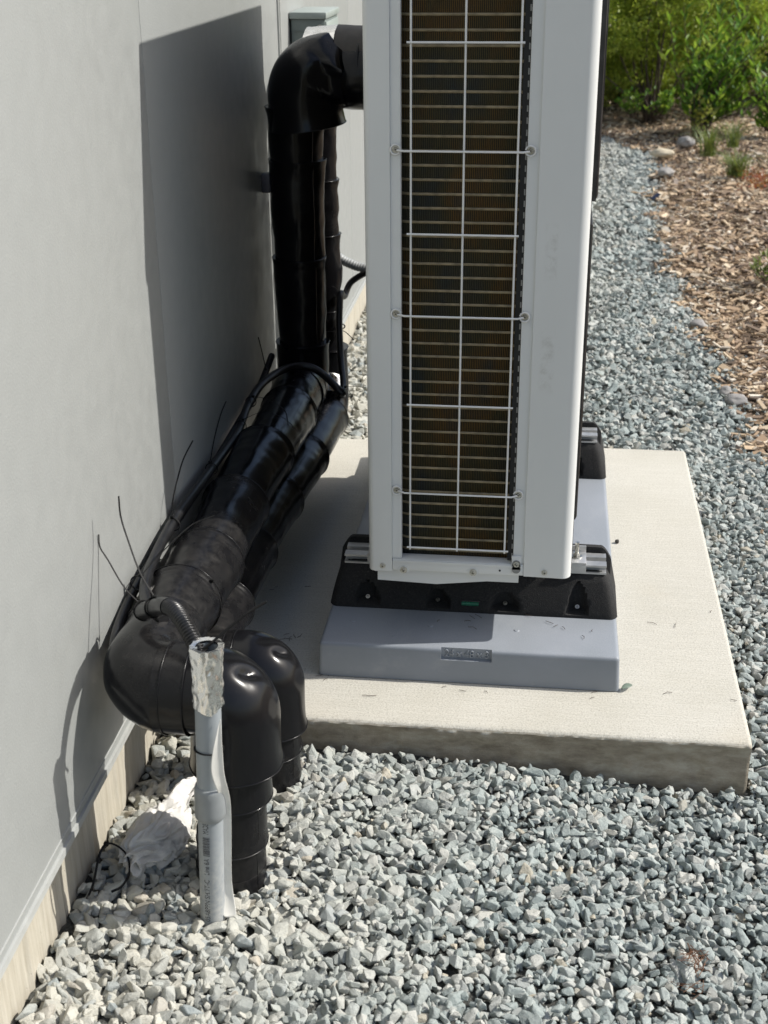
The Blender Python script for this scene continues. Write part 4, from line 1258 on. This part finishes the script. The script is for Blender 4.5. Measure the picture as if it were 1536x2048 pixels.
# ------------------------------------------------------------------ disconnect box on the wall
bx_ = thing('disconnect_box', 'small green-grey electrical box on the far wall beside the trim', 'electrical box', None, (WX, 1.37, 1.0))
inv = Matrix.Translation((-WX, -1.37, -1.0))
def bj(o): o.matrix_parent_inverse = inv; return o
bj(box_obj('box_body', (WX + .006, -.178, 1.372, 1.585, .98, 1.172), BOXG, bx_, .002))
bj(box_obj('box_lid', (WX + .002, -.173, 1.365, 1.592, 1.1725, 1.190), BOXL, bx_, .003))
bj(box_obj('side_flap', (-.1776, -.1745, 1.376, 1.58, .985, 1.165), BOXL, bx_, .001))
s = bj(link('screw', SCREW, bx_, (-.192, 1.371, 1.150), ROT_F)); s.scale = (1.2, 1.2, 1.4)
for dz in (1.143,):
    bj(box_obj('front_rib', (-.262, -.205, 1.3695, 1.3715, dz - .0012, dz + .0012), BOXG, bx_))

# ------------------------------------------------------------------ debris
def litter(name, pts, label, mat, L0, L1, r):
    V, F, off = [], [], 0
    rr = random.Random(len(pts))
    for (x, y, z, n, sp) in pts:
        for _ in range(n):
            a = rr.uniform(0, 6.28); L = rr.uniform(L0, L1)
            c = Vector((x + rr.gauss(0, sp), y + rr.gauss(0, sp * .6), z))
            d = Vector((math.cos(a), math.sin(a), rr.uniform(-.05, .25) if L0 > .012 else 0)) * L / 2
            side = Vector((-math.sin(a), math.cos(a), 0)) * L * rr.uniform(-.2, .2)
            v, f = sweep([c - d, c + side + Vector((0, 0, .001)), c + d], r, 4, True)
            V += v; F += [tuple(i + off for i in q) for q in f]; off = len(V)
    return tag(link(name, mesh_np(name, V, F, mat)), label, None, None, 'stuff')
litter('dry_needles', [(.705, -.645, -.078, 26, .008), (.712, -.672, -.078, 8, .007), (.69, -.715, -.08, 8, .010)], 'small clump of dry brown pine needles on the gravel', LEAFD, .02, .045, .0006)
litter('twig_litter', [(-.09, .14, .002, 6, .02), (-.15, .37, .002, 5, .05), (.53, .012, .002, 7, .03), (.116, -.073, .002, 2, .01), (.32, -.03, .002, 3, .02), (.04, -.004, .002, 3, .02), (.33, .152, .079, 8, .05), (.5, .152, .079, 7, .05), (.68, .3, .002, 4, .1), (.76, -.02, .002, 2, .05)],
       'tiny dark twigs and needles scattered on the slab and pad', TWIG, .008, .022, .0006)
def leaf_obj(name, c, L, W, rz, mat, label, tilt=.15):
    V, F = [], []
    for i in range(9):
        t = i / 8; w = W * math.sin(math.pi * min(1, t * .97 + .02)) ** .7
        for s in (-1, 0, 1): V.append(((t - .5) * L, s * w / 2, abs(s) * .003 + .003 * math.sin(t * 3)))
    for i in range(8):
        for k in range(2): F.append((3 * i + k, 3 * i + 3 + k, 3 * i + 4 + k, 3 * i + 1 + k))
    o = link(name, mesh_np(name, V, F, mat, True), None, c, (tilt, 0, rz))
    m_ = o.modifiers.new('t', 'SOLIDIFY'); m_.thickness = .0006
    return tag(o, label, 'leaf')
leaf_obj('fallen_leaf', (.625, .010, .006), .028, .013, .7, LEAFG, 'small green leaf at the bottom right corner of the plastic pad')
bm = bmesh.new(); bmesh.ops.create_icosphere(bm, subdivisions=2, radius=.0055); 
for v in bm.verts: v.co *= 1 + .3 * noise.noise(v.co * 300)
o = link('dirt_clod', bm_mesh('dirt_clod', bm, GRIME, True), None, (.632, .70, .005)); tag(o, 'small dark clod of dirt on the slab just right of the pad', 'dirt clod')
bm = bmesh.new(); add_box(bm, -.022, .022, -.014, .014, -.003, .003, .002)
for v in bm.verts: v.co.z += .015 * math.sin(v.co.x * 60)
o = link('blue_scrap', bm_mesh('blue_scrap', bm, simple('blue_plastic', (.012, .02, .05), .4), True), None, (1.02, 5.33, -.03), (.2, .1, .6)); tag(o, 'small dark blue plastic scrap at the edge of the gravel path', 'scrap')

def rock(loc, s, mat, label, seed, group=None):
    bm = bmesh.new(); bmesh.ops.create_icosphere(bm, subdivisions=4, radius=1)
    for v in bm.verts:
        n_ = noise.noise(v.co * 1.1 + Vector((seed, 0, 0))) * .28 + noise.noise(v.co * 3 + Vector((seed, 5, 0))) * .08
        v.co = Vector((v.co.x * s[0], v.co.y * s[1], v.co.z * s[2])) * (1 + n_)
    o = link('rock', bm_mesh('rock', bm, mat, True), None, loc, (0, 0, seed)); return tag(o, label, 'rock', group)
rock((1.075, 1.97, -.055), (.042, .028, .022), ROCK, 'rounded grey stone at the mulch edge beside the slab, the larger of two', .3, 'grey stones at the mulch edge')
rock((1.050, 2.05, -.055), (.028, .022, .020), ROCK, 'smaller grey stone just behind the larger one at the mulch edge', 1.3, 'grey stones at the mulch edge')
rock((1.03, 2.85, -.05), (.035, .03, .02), ROCK, 'lone grey pebble further along the mulch edge', 2.1, 'grey stones at the mulch edge')
rock((1.15, 6.75, -.02), (.075, .05, .032), PALER, 'pale cream rock on the far bend of the gravel path', 3.1)
rock((1.13, 6.1, -.03), (.06, .05, .03), ROCK, 'dull grey rock where the far gravel meets the mulch', 4.4)
rock((1.33, 7.1, .0), (.07, .05, .035), ROCK, 'flat grey rock below the yellow-green plant', 5.2)

# ------------------------------------------------------------------ vegetation
def leaves_np(P, L, W, tiltz=.9, droop=0, fold=.25, N=None):
    """diamond leaves as two triangles each folded at the midrib"""
    n = len(P)
    d = RNG.normal(size=(n, 3)); d[:, 2] = d[:, 2] * tiltz - droop; d /= np.linalg.norm(d, axis=1)[:, None]
    if N is not None: d = N
    up = RNG.normal(size=(n, 3)) * .55 + np.array([0, 0, 1.0]); s = np.cross(d, up); s /= (np.linalg.norm(s, axis=1)[:, None] + 1e-9)
    nn = np.cross(s, d)
    L = np.asarray(L)[:, None] if np.ndim(L) else np.full((n, 1), L)
    L = L * (.6 + .8 * RNG.random((n, 1))); Wd = L * W
    a = P; b = P + d * L; m_ = P + d * L * .45
    l = m_ + s * Wd * .5 + nn * Wd * fold; r = m_ - s * Wd * .5 + nn * Wd * fold
    V = np.stack([a, l, b, r], 1).reshape(-1, 3)
    i = np.arange(n)[:, None] * 4
    F = np.concatenate([i + np.array([[0, 2, 1]]), i + np.array([[0, 3, 2]])], 1).reshape(-1, 3)
    return V, F
def clump_points(n, c, r, k, cr, hollow=.0):
    """points gathered into k clumps inside an ellipsoid"""
    c = np.array(c); r = np.array(r)
    u = RNG.normal(size=(k, 3)); u /= np.linalg.norm(u, axis=1)[:, None]
    rad = RNG.random((k, 1)) ** .45
    C = c + u * rad * r
    C = C[C[:, 2] > c[2] - r[2] * .98]
    idx = RNG.integers(0, len(C), n)
    q = RNG.normal(size=(n, 3)); q /= np.linalg.norm(q, axis=1)[:, None]; q *= RNG.random((n, 1)) ** .5
    szs = cr * (.6 + .8 * RNG.random(len(C)))
    return C[idx] + q * szs[idx][:, None] * np.array([1, 1, .8]), C
def stems(base, tips, r0, r1, mat, name, parent, wig=.05, n=5):
    V, F, off = [], [], 0
    for t in tips:
        b = Vector(base) + Vector((random.gauss(0, .03), random.gauss(0, .03), 0)); t = Vector(t)
        mid = b.lerp(t, .5) + Vector((random.gauss(0, wig), random.gauss(0, wig), random.gauss(0, wig * .5)))
        p = catmull([b, mid, t], 5)
        v, f = sweep(p, lambda q, i: r0 + (r1 - r0) * q, n, True)
        V += v; F += [tuple(i + off for i in q) for q in f]; off = len(V)
    return link(name, mesh_np(name, V, F, mat, True), parent)
def shrub(label, base, c, r, n, L, W, mat, k=60, cr=.12, nst=9, cat='shrub', group=None, smat=BARK, r0=.012, name='shrub'):
    t = thing(name, label, cat, group)
    P, C = clump_points(n, c, r, k, cr)
    P = P[P[:, 2] > base[2] + .02]
    V, F = leaves_np(P, L, W)
    o = link('foliage', mesh_np('foliage', V, F, mat), t); o['kind'] = 'stuff'
    tips = [C[i] for i in RNG.integers(0, len(C), nst)]
    o = stems(base, tips, r0, r0 * .25, smat, 'stems', t, .06)
    return t
G = 'shrubs at the end of the gravel path'
shrub('broad olive-green fine-leaved shrub behind the end of the gravel path', (1.15, 8.1, 0), (1.10, 8.5, .88), (1.05, .75, .74), 90000, .026, .5, LF_OLIVE, 320, .12, 16, group=G, r0=.010)
shrub('low green bush filling the gap under the olive shrub from behind', (1.2, 9.7, 0), (1.3, 9.7, .30), (1.6, .5, .42), 40000, .030, .5, LF_OLIVE, 200, .13, 10, group=G, r0=.008)
shrub('low sprawling olive shrub by the path end, nearest the unit', (.35, 9.1, 0), (.25, 9.3, .62), (.9, .7, .6), 24000, .030, .45, LF_OLIVE, 110, .16, 14, group=G)
shrub('dark leafy shrub at the right edge behind the bright plant', (2.75, 9.2, 0), (2.6, 9.2, .62), (.85, .8, .66), 42000, .030, .45, LF_DARK, 170, .14, 16, group=G)
shrub('tall dark bush closing the view behind the olive shrub', (1.3, 10.6, 0), (1.2, 10.8, .62), (1.9, .7, .85), 60000, .036, .45, LF_DARK, 220, .2, 14, group=G, r0=.02)
shrub('dim grey-green bush far behind at the right', (3.9, 12.0, 0), (3.8, 12.2, .55), (1.8, .9, .75), 40000, .040, .45, LF_DARK, 160, .2, 12, group=G, r0=.02)
# bright plant with upright stems and big leaves
def leafy_plant(label, base, tips, leafL, per, mat, W=.42, name='plant', cat='plant', group=None, stem_r=.006):
    t = thing(name, label, cat, group)
    V0, F0, off = [], [], 0
    P, D = [], []
    for tp in tips:
        b = Vector(base) + Vector((random.gauss(0, .02), random.gauss(0, .02), 0)); tp = Vector(tp)
        mid = b.lerp(tp, .55) + Vector((random.gauss(0, .03), random.gauss(0, .03), .03))
        p = catmull([b, mid, tp], 6)
        v, f = sweep(p, lambda q, i: stem_r * (1 - .75 * q), 5, True)
        V0 += v; F0 += [tuple(i + off for i in q) for q in f]; off = len(V0)
        for j in range(per):
            q = .18 + .82 * j / per; x = q * (len(p) - 1); i = min(int(x), len(p) - 2)
            c = p[i].lerp(p[i + 1], x - i); a = j * 2.4 + random.random()
            P.append(c); D.append((math.cos(a), math.sin(a), .55 + .5 * q + random.gauss(0, .2)))
    D = np.array(D); D /= np.linalg.norm(D, axis=1)[:, None]
    V, F = leaves_np(np.array([list(p) for p in P]), leafL, W, N=D)
    o = link('foliage', mesh_np('foliage', V, F, mat), t); o['kind'] = 'stuff'
    link('stems', mesh_np('stems', V0, F0, BARK, True), t)
    return t
def tips_in(c, r, n):
    return [(c[0] + random.gauss(0, r[0] * .5), c[1] + random.gauss(0, r[1] * .5), c[2] + random.uniform(-1, 1) * r[2]) for _ in range(n)]
leafy_plant('bright green large-leaved plant standing before the olive shrub', (1.45, 7.55, .02), tips_in((1.62, 7.6, .50), (.36, .2, .42), 95), .085, 14, LF_BRIGHT, W=.30)
leafy_plant('bright green plant at the far right, beside the large-leaved one', (1.95, 7.45, .02), tips_in((1.92, 7.45, .32), (.22, .2, .28), 50), .078, 12, LF_BRIGHT, W=.30)
leafy_plant('small yellow-green plant at the mulch edge below the bright one', (1.42, 7.35, .0), tips_in((1.44, 7.35, .20), (.07, .05, .09), 12), .04, 9, LF_YEL, .7)
for i, (x, y, lb) in enumerate(((.70, 7.95, 'broad pale green weed at the very corner of the path beside the unit'), (1.22, 7.95, 'yellow-green weed in front of the olive shrub stems'),(.80, 8.35, 'low green weed nearest the unit at the path end'), (1.02, 8.0, 'low weed with round leaves left of the shrub stems'), (.93, 8.8, 'pale low weed a little behind the others at the path end'), (1.45, 8.3, 'small weed between the shrub stems'))):
    leafy_plant(lb, (x, y, .03), tips_in((x, y, .17), (.13, .10, .09), 20), .036, 9, LF_BRIGHT if i % 2 else LF_YEL, .6, 'weed', 'weed', 'low weeds at the path end', .003)
def grass_tuft(label, base, n, H, mat, spread=.6, name='grass_tuft'):
    V, F = [], []
    for _ in range(n):
        a = random.uniform(0, 6.283); h = H * random.uniform(.5, 1); o_ = spread * h * random.uniform(.3, 1)
        b = Vector(base) + Vector((random.gauss(0, .02), random.gauss(0, .02), 0)); w = random.uniform(.002, .0045)
        sd_ = Vector((-math.sin(a), math.cos(a), 0)) * w; k0 = len(V)
        for j in range(6):
            q = j / 5; c = b + Vector((math.cos(a) * o_ * 1.3 * q ** 1.3, math.sin(a) * o_ * 1.3 * q ** 1.3, h * math.sin(q * 2.2) * .75))
            V.append(c - sd_ * (1 - q * .9)); V.append(c + sd_ * (1 - q * .9))
        for j in range(5): F.append((k0 + 2 * j, k0 + 2 * j + 1, k0 + 2 * j + 3, k0 + 2 * j + 2))
    return tag(link(name, mesh_np(name, V, F, mat, True)), label, 'grass')
grass_tuft('arching green grass tuft in the mulch below the yellow-green plant', (1.42, 6.55, .0), 110, .26, LF_GRASS, 1.0)
grass_tuft('feathery grass tuft in the mulch at the right edge', (1.53, 5.95, -.02), 130, .20, LF_GRASS, 1.3)
grass_tuft('thin grass tuft close to the bright plant foot', (1.62, 6.9, .0), 70, .24, LF_GRASS, .9)
leafy_plant('small leafy plant in the mulch at the right edge of the picture', (1.36, 3.42, -.05), tips_in((1.36, 3.42, .06), (.07, .06, .05), 14), .036, 9, LF_GRASS, .35, group=None, stem_r=.003)
V, F = leaves_np(np.column_stack([RNG.normal(1.64, .06, 240), RNG.normal(5.75, .12, 240), RNG.uniform(-.03, .03, 240)]), .03, .3)
tag(link('red_leaves', mesh_np('red_leaves', V, F, LF_RED)), 'reddish orange dead leaves on the mulch at the right edge', None, None, 'stuff')
